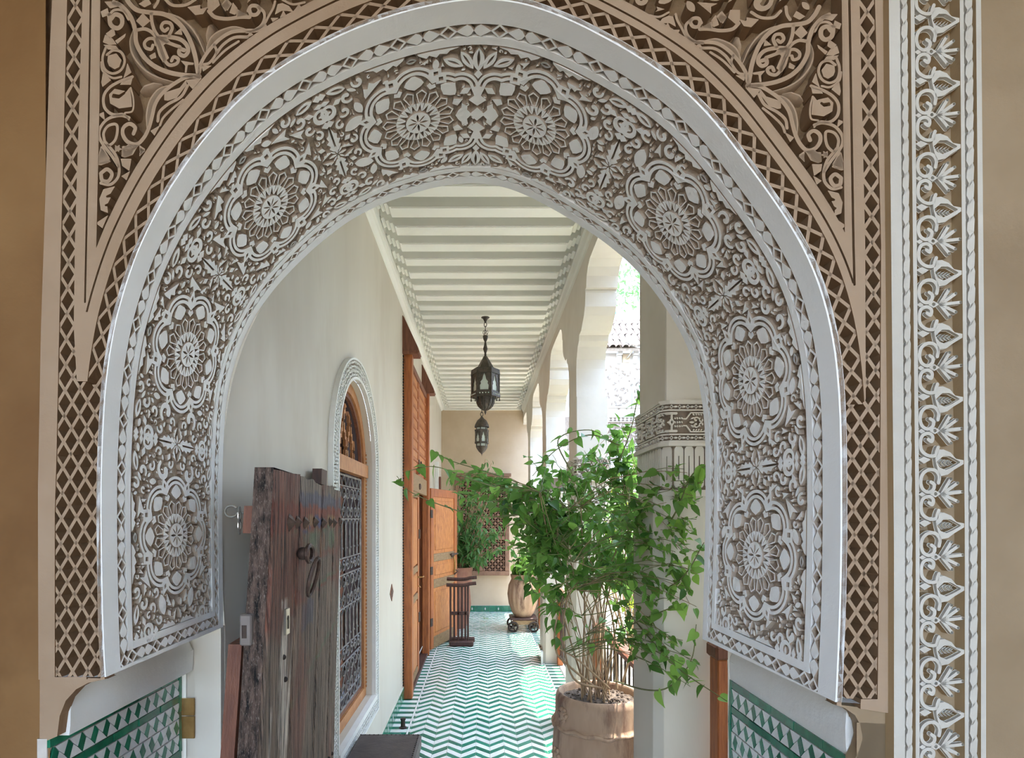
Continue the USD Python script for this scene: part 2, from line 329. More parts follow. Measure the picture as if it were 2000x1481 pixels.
for uc in (.018, ULEN - .018):
    for nm, g in chain(lambda g: affinity.translate(affinity.rotate(g, -90, origin=(0, 0)), .075, uc), .315, .0235):
        put(arch, nm, s_ext(g), 'soffit_white')

# one unit of ornament, local x = across (v), y = along (u)
def rosette_pieces():
    disc = Point(0, 0).buffer(.0262, quad_segs=8)
    for k in range(8): disc = disc.difference(lens(.0122 * math.cos(k * PI / 4), .0122 * math.sin(k * PI / 4), .0195, .0050 if k % 2 == 0 else .0034, k * 45))
    ring = Point(0, 0).buffer(.0465, quad_segs=12).difference(Point(0, 0).buffer(.0278, quad_segs=8))
    for k in range(16):
        a = (k + .5) * PI / 8; r = lambda R, da: (R * math.cos(a + da), R * math.sin(a + da))
        ring = ring.difference(Polygon([r(.0272, .15), r(.0445, 0), r(.0272, -.15)]))
        a0 = k * PI / 8
        ring = ring.difference(Polygon([(.030 * math.cos(a0), .030 * math.sin(a0)), (.0475 * math.cos(a0 + .02), .0475 * math.sin(a0 + .02)), (.0475 * math.cos(a0 - .02), .0475 * math.sin(a0 - .02))]))
    pet = Polygon([(.0462, -.0042), (.0672, -.0112), (.0765, 0), (.0672, .0112), (.0462, .0042)])
    pet = pet.difference(Polygon([(.0475, -.0026), (.0665, -.0085), (.0728, 0), (.0665, .0085), (.0475, .0026)]))
    return disc, ring, pet
DISC, RING, PETAL = rosette_pieces()
def frame_union(cs):
    return unary_union([Point(.078 * math.cos(k * PI / 4 + o), cy + .078 * math.sin(k * PI / 4 + o)).buffer(.050, quad_segs=10) for cy, o in cs for k in range(8)] + [Point(0, cy).buffer(.085) for cy, o in cs] + ([box(-.075, -.07, .075, .07)] + [Point(a * .063, b * .034).buffer(.0365) for a in (-1, 1) for b in (-1, 1)] if len(cs) == 2 else []))
def frame_band(cs):
    U = frame_union(cs); band = U.difference(U.buffer(-.0165, join_style=2))
    groove = U.buffer(-.0062, join_style=2).difference(U.buffer(-.0102, join_style=2))
    keep = unary_union([sector(.05, .2, k * PI / 4 - .27, k * PI / 4 + .27, 6, (0, cy)) for cy, o in cs for k in range(8)])
    band = band.difference(groove.intersection(keep))
    knots = []
    for cy, o in cs:
        for k in range(8):
            a = (k + .5) * PI / 4; r = .1135; x, y = r * math.cos(a), cy + r * math.sin(a)
            if len(cs) == 2 and abs(y) < .05: continue
            if k in (0, 3, 4, 7):
                sq = affinity.rotate(box(-.0105, -.0105, .0105, .0105), 0, origin=(0, 0)); hole = affinity.rotate(box(-.0042, -.0042, .0042, .0042), 0, origin=(0, 0))
                knots.append((affinity.translate(sq, x, y), affinity.translate(hole, x, y)))
            else:
                d = Polygon([(-.014, 0), (0, -.0095), (.021, 0), (0, .0095)]); h = Polygon([(-.006, 0), (0, -.0035), (.007, 0), (0, .0035)])
                knots.append(tuple(affinity.translate(affinity.rotate(g, math.degrees(a), origin=(0, 0)), x, y) for g in (d, h)))
    band = unary_union([band] + [k[0] for k in knots]).difference(unary_union([k[1] for k in knots]))
    if len(cs) == 2:
        for a in (-1, 1):
            for b in (-1, 1): band = band.union(box(a * .092 - .010, b * .0705 - .010, a * .092 + .010, b * .0705 + .010)).difference(box(a * .092 - .0042, b * .0705 - .0042, a * .092 + .0042, b * .0705 + .0042))
    return band, U
def bud(big):
    if big: return Polygon([(.0785, 0), (.085, -.0125), (.092, -.0195), (.100, -.0150), (.108, -.005), (.113, 0), (.108, .005), (.100, .0150), (.092, .0195), (.085, .0125)])
    return Polygon([(.0785, 0), (.086, -.0095), (.102, 0), (.086, .0095)])
def serrated(L, w, ang, cx, cy, n=4, side=1):
    """half leaf with a toothed edge"""
    p = [(0, 0)]
    for k in range(n):
        a, b = (k + .15) / n, (k + .85) / n
        env = lambda s: w * math.sin(PI * min(1, s * .9 + .12)) ** .8
        p += [(a * L, env(a) * .55), (b * L, env(b))]
    p += [(L, 0)]
    g = Polygon(p).buffer(0)
    if side < 0: g = affinity.scale(g, 1, -1, origin=(0, 0))
    return affinity.translate(affinity.rotate(g, ang, origin=(0, 0)), cx, cy)
def drop(cx, cy, L, w, ang):
    g = lens(0, 0, L, w, 0, .8).difference(affinity.translate(lens(0, 0, L * .62, w * .34, 0), -L * .06, 0))
    return affinity.translate(affinity.rotate(g, ang, origin=(0, 0)), cx, cy)
def comma(cx, cy, R, ang, flip=1):
    t = np.linspace(-.4, 1.25 * PI, 12); r = R * (1 - .16 * t)
    p = np.c_[r * np.cos(t), flip * r * np.sin(t)]
    w = R * np.linspace(.42, .78, len(p)); w[-1] = R * .9
    g = unary_union([LineString(p[i:i + 2]).buffer(w[i] / 2, quad_segs=2) for i in range(len(p) - 1)])
    return affinity.translate(affinity.rotate(g, ang, origin=(0, 0)), cx, cy)
def dia(cx, cy, a, b, ang=0): return affinity.translate(affinity.rotate(Polygon([(a, 0), (0, b), (-a, 0), (0, -b)]), ang, origin=(0, 0)), cx, cy)
def quarter(top):
    """leaves in x 0..0.152, y 0..top, outside the lobed frame"""
    e, out = .1525, []
    out += [serrated(.075, .014, 90, e - .001, .012, 4, 1), lens(e - .0115, 0, .020, .011, 90).difference(lens(e - .0115, 0, .013, .0035, 90))]
    out += [comma(.139, .104, .0105, 100), drop(.141, .147, .038, .0155, 78), comma(.118, .130, .0115, 200, -1), comma(.090, .142, .0105, 150), lens(.128, .118, .020, .007, 60)]
    if top > .16:
        out += [serrated(.058, .0135, 0, .010, top - .002, 4, -1), Point(.104, top - .008).buffer(.0165).difference(Point(.106, top - .008).buffer(.0085)), lens(.104, top - .006, .015, .0065, 90)]
        out += [dia(.080, top - .004, .008, .010), dia(.1265, top - .006, .0055, .011), dia(.143, top - .004, .0075, .0095), dia(.118, top - .030, .006, .011, 20), serrated(.026, .0085, 250, .0125, top - .012, 3, 1), comma(.066, top - .024, .010, 20), dia(.030, top - .030, .006, .009, 30)]
    else:
        out += [comma(.062, top - .014, .0105, 20), drop(.088, top - .015, .030, .012, 15), dia(.118, top - .012, .006, .011, 30)]
        out += [lens(.020 + .012 * k, top - .011 + .004 * (k % 2), .020, .007, 120 - 22 * k) for k in range(3)]
    return out
def pack(region, seed, sizes=(.046, .038, .030, .023, .017, .012, .0085, .006), tries=110, gap=.0011):
    """fills what is left of a field with small carved leaves, buds and chips"""
    r, out = np.random.default_rng(seed), []
    left = region.buffer(-gap); x0, y0, x1, y1 = left.bounds
    for L in sizes:
        for _ in range(tries):
            x, y, a, k = r.uniform(x0, x1), r.uniform(y0, y1), r.uniform(0, 360), r.integers(4)
            g = lens(x, y, L, L * .54, a, .8) if k == 0 else serrated(L, L * .42, a, x, y, 3) if k == 1 else comma(x, y, L * .42, a, 1 if r.uniform() < .5 else -1) if k == 2 else affinity.translate(affinity.rotate(Polygon([(-L * .4, -L * .22), (L * .5, 0), (-L * .3, L * .30), (-L * .18, 0)]), a, origin=(0, 0)), x, y)
            if left.contains(g): out.append(g); left = left.difference(g.buffer(gap))
    return out
def add_unit(cs, uc, lo, hi):
    """cs: local centres (y, angle offset); lo/hi: reach of the field below/above"""
    place = lambda g: affinity.translate(g, VC - .003, uc)
    band, U = frame_band(cs); field = box(-.153, -lo, .153, hi)
    for cy, o in cs:
        r = put(arch, 'rosette', s_ext(affinity.translate(place(DISC), 0, cy), DS + .001), 'soffit_white')
        put(r, 'rosette_ring', s_ext(affinity.translate(place(RING), 0, cy), DS - .001), 'soffit_white')
        for k in range(16):
            put(r, 'petal', s_ext(affinity.translate(place(affinity.rotate(PETAL, (k + .5) * 22.5, origin=(0, 0))), 0, cy), DS - .002), 'soffit_white')
    fr = put(arch, 'lobed_frame', s_ext(place(band)), 'soffit_white'); used = []
    for cy, o in cs:
        for k in range(16):
            g = affinity.translate(affinity.rotate(bud(k % 2 == 0), k * 22.5, origin=(0, 0)), 0, cy)
            if len(cs) == 2 and abs(g.centroid.y) < .022: continue
            g = g.intersection(U.buffer(-.0185, join_style=2))
            used.append(g)
            if not g.is_empty: put(fr, 'bud', s_ext(place(g)), 'soffit_white')
    inner = U.buffer(-.0178, join_style=2)
    for cy, o in cs: inner = inner.difference(Point(0, cy).buffer(.0785))
    inner = inner.difference(unary_union(used).buffer(.0014))
    chips = unary_union(pack(inner, 77 + len(cs), (.020, .015, .011, .0075, .005), 130, .001))
    if not chips.is_empty: put(fr, 'chip_carving', s_ext(place(chips)), 'soffit_white', kind='stuff')
    return U.buffer(.0014), field
_packs = {}
def foliage(U, uc, quads):
    """quads: (sx, sy, cy, top)"""
    for sx, sy, cy, top in quads:
        Uq = affinity.scale(affinity.translate(U, 0, -cy), sx, sy, origin=(0, 0)); key = round(top, 3), round(abs(cy), 3)
        if key not in _packs:
            base = unary_union(quarter(top)).difference(Uq)
            _packs[key] = unary_union([base] + pack(box(0, 0, .1525, top).difference(unary_union([Uq, base.buffer(.0014)])), 11 + len(_packs)))
        g = affinity.translate(affinity.scale(_packs[key], sx, sy, origin=(0, 0)), 0, cy).difference(U)
        if not g.is_empty: put(arch, 'leaf_spray', s_ext(affinity.translate(g, VC - .003, uc)), 'soffit_white', kind='stuff')
mids = [.5 * (a + b) for a, b in zip(C_UNITS, C_UNITS[1:])]
for i, uc in enumerate(C_UNITS):
    if i == 4: continue
    if i == 3:
        m = .5 * (C_UNITS[3] + C_UNITS[4]); h = .5 * (C_UNITS[4] - C_UNITS[3])
        U, _ = add_unit([(-h, 0), (h, 0)], m, .36, .36)
        foliage(U, m, [(sx, sy, sy * h, (m - h - mids[2]) if sy < 0 else mids[4] - m - h) for sx in (-1, 1) for sy in (-1, 1)])
        for sx in (-1, 1):                             # palmettes where the two frames meet, and the flanking sprays
            pal = [lens(sx * .124, 0, .048, .022, 0).difference(lens(sx * .127, 0, .034, .0055, 0)), dia(sx * .094, 0, .010, .008)]
            for s2 in (-1, 1):
                pal += [lens(sx * .124, s2 * .021, .044, .017, sx * s2 * 32).difference(lens(sx * .125, s2 * .022, .026, .004, sx * s2 * 32)), lens(sx * .122, s2 * .046, .042, .018, sx * s2 * 62).difference(lens(sx * .122, s2 * .046, .026, .004, sx * s2 * 62))]
                pal.append(affinity.translate(affinity.scale(unary_union(quarter(.1)[:2]), sx, -s2, origin=(0, 0)), 0, s2 * h))
            pu = unary_union(pal).difference(U); fieldm = affinity.translate(box(0, -h, .1525, h), 0, 0) if sx > 0 else box(-.1525, -h, 0, h)
            pu = unary_union([pu] + pack(fieldm.difference(unary_union([U, pu.buffer(.0013)])), 5 + sx))
            put(arch, 'palmette', s_ext(affinity.translate(pu, VC - .003, m)), 'soffit_white', kind='stuff')
        mid = [dia(0, 0, .017, .016), dia(.036, 0, .015, .018), dia(-.036, 0, .015, .018), dia(.058, .024, .008, .013, 30), dia(-.058, .024, .008, .013, -30), dia(.058, -.024, .008, .013, -30), dia(-.058, -.024, .008, .013, 30), dia(.018, .026, .012, .007, 25), dia(-.018, .026, .012, .007, -25), dia(.018, -.026, .012, .007, -25), dia(-.018, -.026, .012, .007, 25)]
        U2 = 0
        for g in mid: put(arch, 'lozenge', s_ext(affinity.translate(g, VC - .003, m)), 'soffit_white')
        continue
    lo = uc - (mids[i - 1] if i > 0 else FOOT + .0145); hi = (mids[i] if i < 7 else ULEN - FOOT - .0145) - uc
    if i == 5: lo = uc - mids[4]
    U, _ = add_unit([(0, 0)], uc, lo, hi)
    foliage(U, uc, [(sx, sy, 0, lo if sy < 0 else hi) for sx in (-1, 1) for sy in (-1, 1)])
for i, mu in enumerate(mids):                          # slit flower between neighbouring frames
    if i == 3: continue
    g = unary_union([lens(s * .0125, 0, .021, .007, 0) for s in (-1, 1)] + [lens(0, s * .011, .019, .006, 90) for s in (-1, 1)] + [lens(s * .009, t * .0085, .016, .004, 45 * s * t) for s in (-1, 1) for t in (-1, 1)])
    put(arch, 'slit_flower', s_ext(affinity.translate(g, VC - .003, mu), DS - .001), 'soffit_white')

# ---------------------------------------------------------------- the room-side wall face with its carved plaster
def FP(p): return onplane(p, FA, FB)                   # pixels of the photograph -> (x, z) on the wall face
DW = .026                                              # depth of the carving
def on_wall(m, D=DW): return T(m, lambda V: np.stack([V[:, 0], FA - FB * V[:, 0] + D - V[:, 2], V[:, 1]], 1))
def w_ext(g, h=DW, z0=0.0):
    m = ext(g, h, z0); return on_wall(m) if m is not None else None
A0 = Polygon(np.vstack([PO, [(PO[-1, 0], .2), (PO[0, 0], .2)]])).buffer(0)
LEFT, RIGHT = box(-3, -1, 0, 5), box(0, -1, 3, 5)
TOPZ = 2.50; FOOTZ = 1.222
def ring(dl, dr):
    """band of wall between two distances from the arch's edge, given for the left and the right half"""
    up = box(-3, FOOTZ - .02, 3, TOPZ)
    f = lambda d, side: A0.buffer(d[1], quad_segs=24).difference(A0.buffer(d[0], quad_segs=24)).intersection(side)
    return unary_union([f(dl, LEFT), f(dr, RIGHT)]).intersection(up)
def zpx(y, d=.95): return EYE - (y - CY) * d / FPX
# outlines, from the photograph's pixels
panel = Polygon(FP([(107, -112), (97, 100), (88, 400), (80, 640), (74, 960), (75, 1328), (206, 1327), (206, 1240), (270, 1000), (270, -112)]))
panel = unary_union([panel, Polygon(FP([(1620, -272), (1620, 1000), (1632, 1378), (1700, 1388), (1760, 1397), (1760, 900), (1758, 300), (1750, -272)])), box(-.62, 1.5, .58, TOPZ - .005)]).difference(A0)
GL = [(131, -75), (131, 0), (119, 480), (110, 900), (107, 1000), (107, 1323)]
stripL = Polygon(FP(GL + [(150, 1323), (150, 745), (144, 640), (146, 480), (161, 0), (162, -75)]))
lowL = Polygon(FP([(115, 745), (107, 1000), (107, 1323), (196, 1323), (196, 1000), (196, 745)])).difference(A0.buffer(.011))
GR = [(1709, -75), (1709, 0), (1721, 480), (1719, 960), (1714, 1366)]
stripR = Polygon(FP([(1679, -75), (1679, 0), (1690, 480), (1691, 780), (1685, 790), (1685, 1366)] + GR[::-1]))
lowR = Polygon(FP([(1640, 790), (1650, 1366), (1714, 1366), (1719, 960), (1720, 790)])).difference(A0.buffer(.011))
bandLat = ring((.010, .036), (.009, .036))
lattice = unary_union([stripL, stripR, lowL, lowR, bandLat])
grooves = unary_union([ring((.056, .0595), (.0465, .0495)).intersection(unary_union([box(-3, zpx(600), 0, 5), box(0, zpx(560, .86), 3, 5)])),
                       LineString(FP([(177, -75), (177, 0), (172, 300), (166, 590)])).buffer(.0017), LineString(FP([(1659, -75), (1659, 0), (1667, 480), (1669, 556)])).buffer(.0017)])
spandL = Polygon(FP([(195, -60), (193, 200), (187, 470), (186, 560), (900, 560), (900, -60)])).difference(A0.buffer(.074, quad_segs=24))
spandR = Polygon(FP([(1645, -60), (1648, 200), (1652, 470), (1653, 600), (960, 600), (960, -60)])).difference(A0.buffer(.0625, quad_segs=24))
spL, spR = [max(geoms(g), key=lambda q: q.area) for g in (spandL, spandR)]
flat = panel.difference(unary_union([lattice, grooves, spL, spR, A0.buffer(.0025)]))
# plain wall: base slab (the ground of all carving), ochre face around, gallery-side face
wall = thing('wall_front', 'brown plaster wall around the carved arch at the left edge of the photo', 'wall', kind='structure')
WX0, WX1, WZ1 = -1.7, 1.5, 3.4
slab = box(WX0, 0, WX1, WZ1)
open_low = box(-.757, -.1, .567, 1.24)
hole = unary_union([A0, open_low])
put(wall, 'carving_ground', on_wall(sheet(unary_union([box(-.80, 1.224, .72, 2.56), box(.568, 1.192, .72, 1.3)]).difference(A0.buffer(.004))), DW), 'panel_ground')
ochreL = slab.difference(unary_union([panel, box(-.765, 1.15, .70, 2.49), hole])).intersection(LEFT)
put(wall, 'ochre_face', T(sheet(ochreL), lambda V: np.stack([V[:, 0], FA - FB * V[:, 0] + .006, V[:, 1]], 1)), 'tadelakt_ochre')
ochreR = slab.difference(unary_union([panel, hole, box(-.765, 1.19, .655, 2.49)])).intersection(RIGHT)
put(wall, 'beige_face', T(sheet(ochreR), lambda V: np.stack([V[:, 0], FA - FB * V[:, 0] + .006, V[:, 1]], 1)), 'dado_beige')
put(wall, 'gallery_face', T(sheet(box(-1.7, 0, 3.4, 3.4).difference(unary_union([A0, box(-.75, -.1, .562, 1.23)]))), lambda V: np.stack([V[:, 0], BA - BB * V[:, 0] + .001, V[:, 1]], 1)), 'tadelakt_cream')
footL = Polygon(FP([(75, 1322), (208, 1327), (170, 1335), (146, 1348), (126, 1370), (114, 1400), (109, 1440), (86, 1450), (85, 1700), (74, 1700)]))
footR = Polygon(FP([(1631, 1378), (1655, 1386), (1675, 1400), (1686, 1420), (1690, 1445), (1684, 1468), (1673, 1490), (1673, 1900), (1757, 1900), (1757, 1394)]))
put(wall, 'foot_face', w_ext(footL, DW - .003), 'panel_plaster'); put(wall, 'foot_face', w_ext(footR, DW - .006), 'dado_beige')
put(wall, 'gallery_return', bxs(-.84, -.6545, 1.432, 1.46, 0, 1.30), 'tadelakt_cream')
carv = thing('trim_2', 'carved pinkish plaster facing around the arch, with lattice bands and scrolled spandrels', 'plaster facing', kind='structure')
put(carv, 'flat_moulding', w_ext(flat), 'panel_plaster')
def strands(poly, w, lines):
    for ln in lines:
        g = ln.buffer(w / 2, cap_style=2).intersection(poly)
        if g.area > 2e-6: yield g
def slant(x0a, za, x0b, zb, cw, ch, z0, n):
    """two families of slanted lines about a (leaning) centre line"""
    out = []
    for k in range(-n, n):
        for sg in (-1, 1):
            zc = z0 + k * ch; R = .16
            xc = x0a + (x0b - x0a) * (zc - za) / (zb - za)
            out.append(LineString([(xc - R, zc - sg * R * ch / cw), (xc + R, zc + sg * R * ch / cw)]))
    return out
cl = FP([(146, 0), (133, 480)]); crr = FP([(1694, 0), (1706, 480)])
latL = unary_union([stripL, lowL]); latR = unary_union([stripR, lowR])
for g in strands(latL.difference(bandLat.intersection(box(-3, zpx(745), 0, 5))), .0056, slant(cl[0, 0], cl[0, 1], cl[1, 0], cl[1, 1], .0285, .0445, 2.30, 60)):
    put(carv, 'lattice_strand', w_ext(g, DW - .002), 'panel_plaster')
for g in strands(latR.difference(bandLat.intersection(box(0, zpx(785, .85), 3, 5))), .0052, slant(crr[0, 0], crr[0, 1], crr[1, 0], crr[1, 1], .0240, .0385, 2.30, 60)):
    put(carv, 'lattice_strand', w_ext(g, DW - .002), 'panel_plaster')
def ring_strands(side):
    """crossing bars in the band that follows the arch"""
    pr = PO[:201] if side < 0 else PO[200:][::-1]      # from the foot to the crown
    d = np.r_[0, np.cumsum(np.linalg.norm(np.diff(pr, axis=0), axis=1))]
    tg = np.gradient(pr, axis=0); tg /= np.linalg.norm(tg, axis=1, keepdims=True)
    nr = np.stack([-tg[:, 1], tg[:, 0]], 1) * (1 if side < 0 else -1)
    per = .046 if side < 0 else .0365
    s = d[-1] - .01
    zlo = zpx(745) if side < 0 else zpx(785, .85)
    at = lambda s_, o: np.array([np.interp(s_, d, pr[:, k] + nr[:, k] * o) for k in (0, 1)])
    while s > .3:
        for sg in (-1, 1):
            p = [at(s + sg * per * .62 * q, .0225 + q * .0165) for q in np.linspace(-1, 1, 5)]
            if p[0][1] > zlo - .03: yield LineString(p)
        s -= per
for side in (-1, 1):
    bl = bandLat.intersection(box(-3, zpx(750), 0, 5) if side < 0 else box(0, zpx(790, .85), 3, 5))
    for g in strands(bl, .0050, list(ring_strands(side))):
        put(carv, 'lattice_strand', w_ext(g, DW - .002), 'panel_plaster')

# the spandrel scrolls: strokes traced in the photograph's left spandrel; the right one mirrors them
ZA = lambda p: [(180 + x / 4.6267, y / 4.6267) for x, y in p]
ZB = lambda p: [(180 + x / 3.7025, 280 + y / 3.7025) for x, y in p]
ZC = lambda p: [(400 + x / 5.5556, y / 5.5556) for x, y in p]
flatA = [  # (kind, frame, points, width in that frame's pixels)
 ('s', ZA, [(285, -60), (330, 20), (400, 85), (520, 108), (640, 122), (745, 175), (830, 265), (885, 370), (925, 490), (955, 660)], 44),
 ('s', ZA, [(190, 15), (265, 55), (345, 150), (385, 265), (395, 380), (450, 490), (540, 580), (660, 640), (800, 672), (965, 685)], 44),
 ('s', ZA, [(970, 690), (860, 690), (750, 745), (640, 830), (570, 930), (538, 1050), (510, 1150), (465, 1240), (400, 1300), (320, 1280), (275, 1215), (280, 1150), (335, 1115), (385, 1150), (370, 1205)], 38),
 ('s', ZA, [(965, 650), (985, 560), (1050, 455), (1150, 350), (1260, 285), (1400, 272), (1480, 270), (1560, 230)], 36),
 ('s', ZA, [(150, 130), (165, 220), (225, 250), (265, 215), (260, 150), (205, 125), (170, 165)], 44),
 ('s', ZA, [(150, 130), (200, 85), (280, 95), (325, 170)], 26),
 ('f', ZA, [(75, 100), (135, 70), (150, 130), (90, 150)], 0), ('f', ZA, [(110, 10), (230, 10), (270, 45), (160, 70)], 0),
 ('f', ZA, [(120, 300), (190, 250), (205, 310), (160, 340)], 0), ('f', ZA, [(95, 375), (115, 310), (180, 345), (215, 395), (150, 400)], 0), ('f', ZA, [(205, 365), (300, 300), (290, 330), (225, 390)], 0),
 ('s', ZA, [(120, 425), (90, 520), (110, 620), (180, 660), (255, 630), (290, 550), (260, 470), (190, 450), (130, 490)], 26),
 ('f', ZA, [(140, 500), (215, 480), (260, 540), (240, 600), (200, 620), (150, 590), (135, 550)], 0), ('f', ZA, [(100, 400), (210, 410), (240, 450), (140, 440)], 0),
 ('s', ZA, [(75, 560), (95, 640), (180, 700), (260, 690)], 22), ('f', ZA, [(95, 650), (165, 720), (90, 780), (80, 740)], 0), ('f', ZA, [(315, 570), (350, 650), (280, 700), (300, 640)], 0),
 ('s', ZA, [(360, 690), (250, 730), (150, 790), (100, 870), (110, 970), (180, 1030), (270, 1030)], 30), ('f', ZA, [(270, 730), (360, 700), (345, 760), (250, 760)], 0),
 ('f', ZA, [(150, 850), (200, 800), (290, 820), (240, 850), (180, 840), (170, 880), (240, 890), (290, 850), (335, 790), (350, 880), (355, 960), (240, 975), (160, 930)], 0),
 ('s', ZA, [(345, 790), (370, 900), (360, 1000), (290, 1020), (330, 1080)], 18), ('f', ZA, [(50, 1030), (100, 1010), (110, 1080)], 0),
 ('s', ZA, [(330, 1060), (250, 1040), (140, 1070), (70, 1150), (60, 1230), (100, 1310), (170, 1400), (235, 1500)], 30),
 ('s', ZA, [(110, 1280), (100, 1200), (140, 1135), (210, 1120), (225, 1170), (205, 1260), (150, 1310), (115, 1280)], 28),
 ('f', ZA, [(45, 1480), (85, 1310), (155, 1430), (140, 1470)], 0), ('f', ZA, [(205, 1310), (265, 1345), (205, 1370)], 0), ('f', ZA, [(265, 1400), (270, 1340), (330, 1300), (420, 1310), (370, 1350), (350, 1400), (290, 1420)], 0), ('f', ZA, [(425, 1310), (475, 1345), (430, 1400)], 0),
 ('f', ZA, [(395, 185), (455, 115), (520, 185), (455, 240)], 0), ('f', ZA, [(740, 300), (800, 250), (810, 310)], 0), ('f', ZA, [(515, 500), (565, 470), (575, 515), (530, 530)], 0),
 ('s', ZA, [(530, 120), (540, 210), (575, 300), (640, 360), (720, 395), (790, 420)], 34), ('s', ZA, [(405, 265), (480, 258), (550, 300), (590, 370), (630, 470), (655, 545), (700, 585), (760, 570), (775, 530), (735, 510), (715, 545)], 34),
 ('s', ZA, [(690, 320), (720, 250), (700, 205), (645, 200), (622, 240), (650, 275), (680, 255)], 34), ('s', ZA, [(600, 330), (690, 330), (790, 350), (850, 400), (865, 460), (830, 500), (785, 480), (790, 440), (830, 450)], 40),
 ('s', ZA, [(575, 400), (560, 350), (510, 345), (470, 380), (480, 425), (530, 440), (545, 405)], 32), ('f', ZA, [(570, 330), (660, 330), (700, 370), (640, 400), (690, 520), (640, 560), (600, 500), (580, 430)], 0),
 ('f', ZA, [(800, 545), (915, 565), (910, 580), (860, 580), (850, 650), (835, 650), (840, 590)], 0),
 ('f', ZA, [(845, 720), (985, 705), (905, 800), (870, 760)], 0), ('f', ZA, [(650, 835), (790, 790), (845, 720), (850, 760), (760, 880), (680, 905), (650, 900)], 0), ('s', ZA, [(860, 770), (800, 870), (680, 940), (605, 1010), (590, 1090)], 30), ('s', ZA, [(820, 900), (720, 980), (640, 1060), (610, 1130)], 24), ('f', ZA, [(525, 1180), (610, 1130), (560, 1220)], 0),
 ('s', ZA, [(1100, 400), (1120, 470), (1060, 560), (1000, 580)], 26), ('s', ZA, [(1120, 480), (1180, 400), (1280, 335), (1400, 330)], 30), ('s', ZA, [(1090, 560), (1200, 450), (1320, 370)], 24), ('f', ZA, [(985, 590), (1075, 590), (1000, 640)], 0),
 ('f', ZA, [(860, 60), (975, 40), (970, 80), (1040, 60), (1000, 120), (930, 130)], 0), ('s', ZA, [(1050, 95), (1110, 150), (1220, 165), (1330, 150), (1420, 150)], 36), ('f', ZA, [(1040, -30), (1130, -30), (1150, 40), (1080, 100), (1040, 70)], 0), ('f', ZA, [(1165, 40), (1210, -20), (1260, 30), (1220, 90)], 0), ('f', ZA, [(1270, 20), (1310, 70), (1290, 130), (1240, 110)], 0), ('f', ZA, [(1320, 90), (1400, 130), (1310, 145)], 0),
 ('s', ZA, [(560, 60), (590, 10), (600, -60)], 30), ('s', ZA, [(650, -20), (720, 40), (840, 40), (930, -10)], 30), ('f', ZA, [(420, 30), (500, -20), (530, 30), (470, 60)], 0),
 ('s', ZB, [(110, 10), (165, 80), (190, 160), (185, 240), (130, 295), (60, 285)], 24), ('s', ZB, [(60, 215), (70, 265), (115, 270), (140, 220), (105, 185), (65, 210)], 30), ('f', ZB, [(30, 150), (60, 20), (130, 130), (60, 155)], 0),
 ('f', ZB, [(50, 400), (80, 330), (160, 310), (130, 360), (60, 395), (130, 390), (110, 430), (50, 455), (105, 455), (110, 500), (60, 480)], 0), ('f', ZB, [(210, 235), (270, 200), (245, 262)], 0), ('f', ZB, [(205, 110), (280, 110), (265, 195), (215, 160)], 0), ('f', ZB, [(25, 575), (110, 520), (70, 610)], 0), ('f', ZB, [(210, 90), (215, 20), (330, 10), (290, 80), (225, 95)], 0), ('f', ZB, [(345, 30), (380, 50), (340, 90)], 0), ('f', ZB, [(160, 30), (195, 10), (190, 60)], 0),
 ('s', ZC, [(480, 100), (500, 150), (560, 150), (590, 100), (560, 60), (500, 60), (470, 110)], 44), ('s', ZC, [(580, 70), (640, 130), (640, 210), (600, 280), (520, 330), (450, 340)], 34), ('s', ZC, [(760, 10), (740, 80), (690, 170), (640, 260), (560, 320)], 28),
 ('f', ZC, [(790, 40), (840, 30), (910, 60), (955, 120), (890, 110), (830, 110), (760, 150)], 0), ('f', ZC, [(850, 110), (875, 155), (815, 185)], 0), ('f', ZC, [(715, 190), (795, 190), (735, 230)], 0), ('f', ZC, [(1020, 40), (1045, 75), (970, 105)], 0), ('f', ZC, [(490, 340), (520, 370), (445, 410)], 0), ('s', ZC, [(840, -10), (950, 40), (1080, 20)], 26), ('f', ZC, [(340, 90), (450, 155), (340, 165)], 0), ('f', ZC, [(180, 50), (240, 0), (270, 60), (220, 115)], 0),
]
roundA = [(ZA, [(360, 40), (470, 70), (620, 78), (750, 115), (850, 190), (925, 290), (985, 440)], 62), (ZA, [(320, 200), (305, 330), (345, 470), (440, 590), (560, 660), (740, 690)], 62), (ZA, [(720, 700), (590, 760), (500, 870), (465, 1010), (455, 1180)], 62),
          (ZA, [(990, 470), (1015, 360), (1095, 265), (1220, 212), (1330, 205), (1430, 225)], 62), (ZA, [(385, 770), (470, 740), (590, 700)], 58), (ZA, [(1040, 150), (1030, 210), (1000, 320)], 66)]
mirror = lambda p: [(1830 - .95 * x, 165 + .954 * (y - 147)) for x, y in p]
def holes_for(kind): return None
def half_round(p2, w, h):
    """p2: points (x, z) on the wall; a worn half-round ribbon, tapered at its ends"""
    p = resample(spline(p2, 8), 26); t = np.gradient(p, axis=0); t /= np.linalg.norm(t, axis=1, keepdims=True); n = np.stack([-t[:, 1], t[:, 0]], 1)
    taper = np.minimum(1, .35 + 2.2 * np.minimum(np.linspace(0, 1, len(p)), np.linspace(1, 0, len(p))))
    a = np.linspace(0, PI, 8); G = np.zeros((len(p), 8, 3))
    for k, an in enumerate(a):
        q = p + n * (math.cos(an) * w / 2 * taper)[:, None]; G[:, k] = np.c_[q, h * math.sin(an) * taper ** .5]
    return on_wall(grid(G))
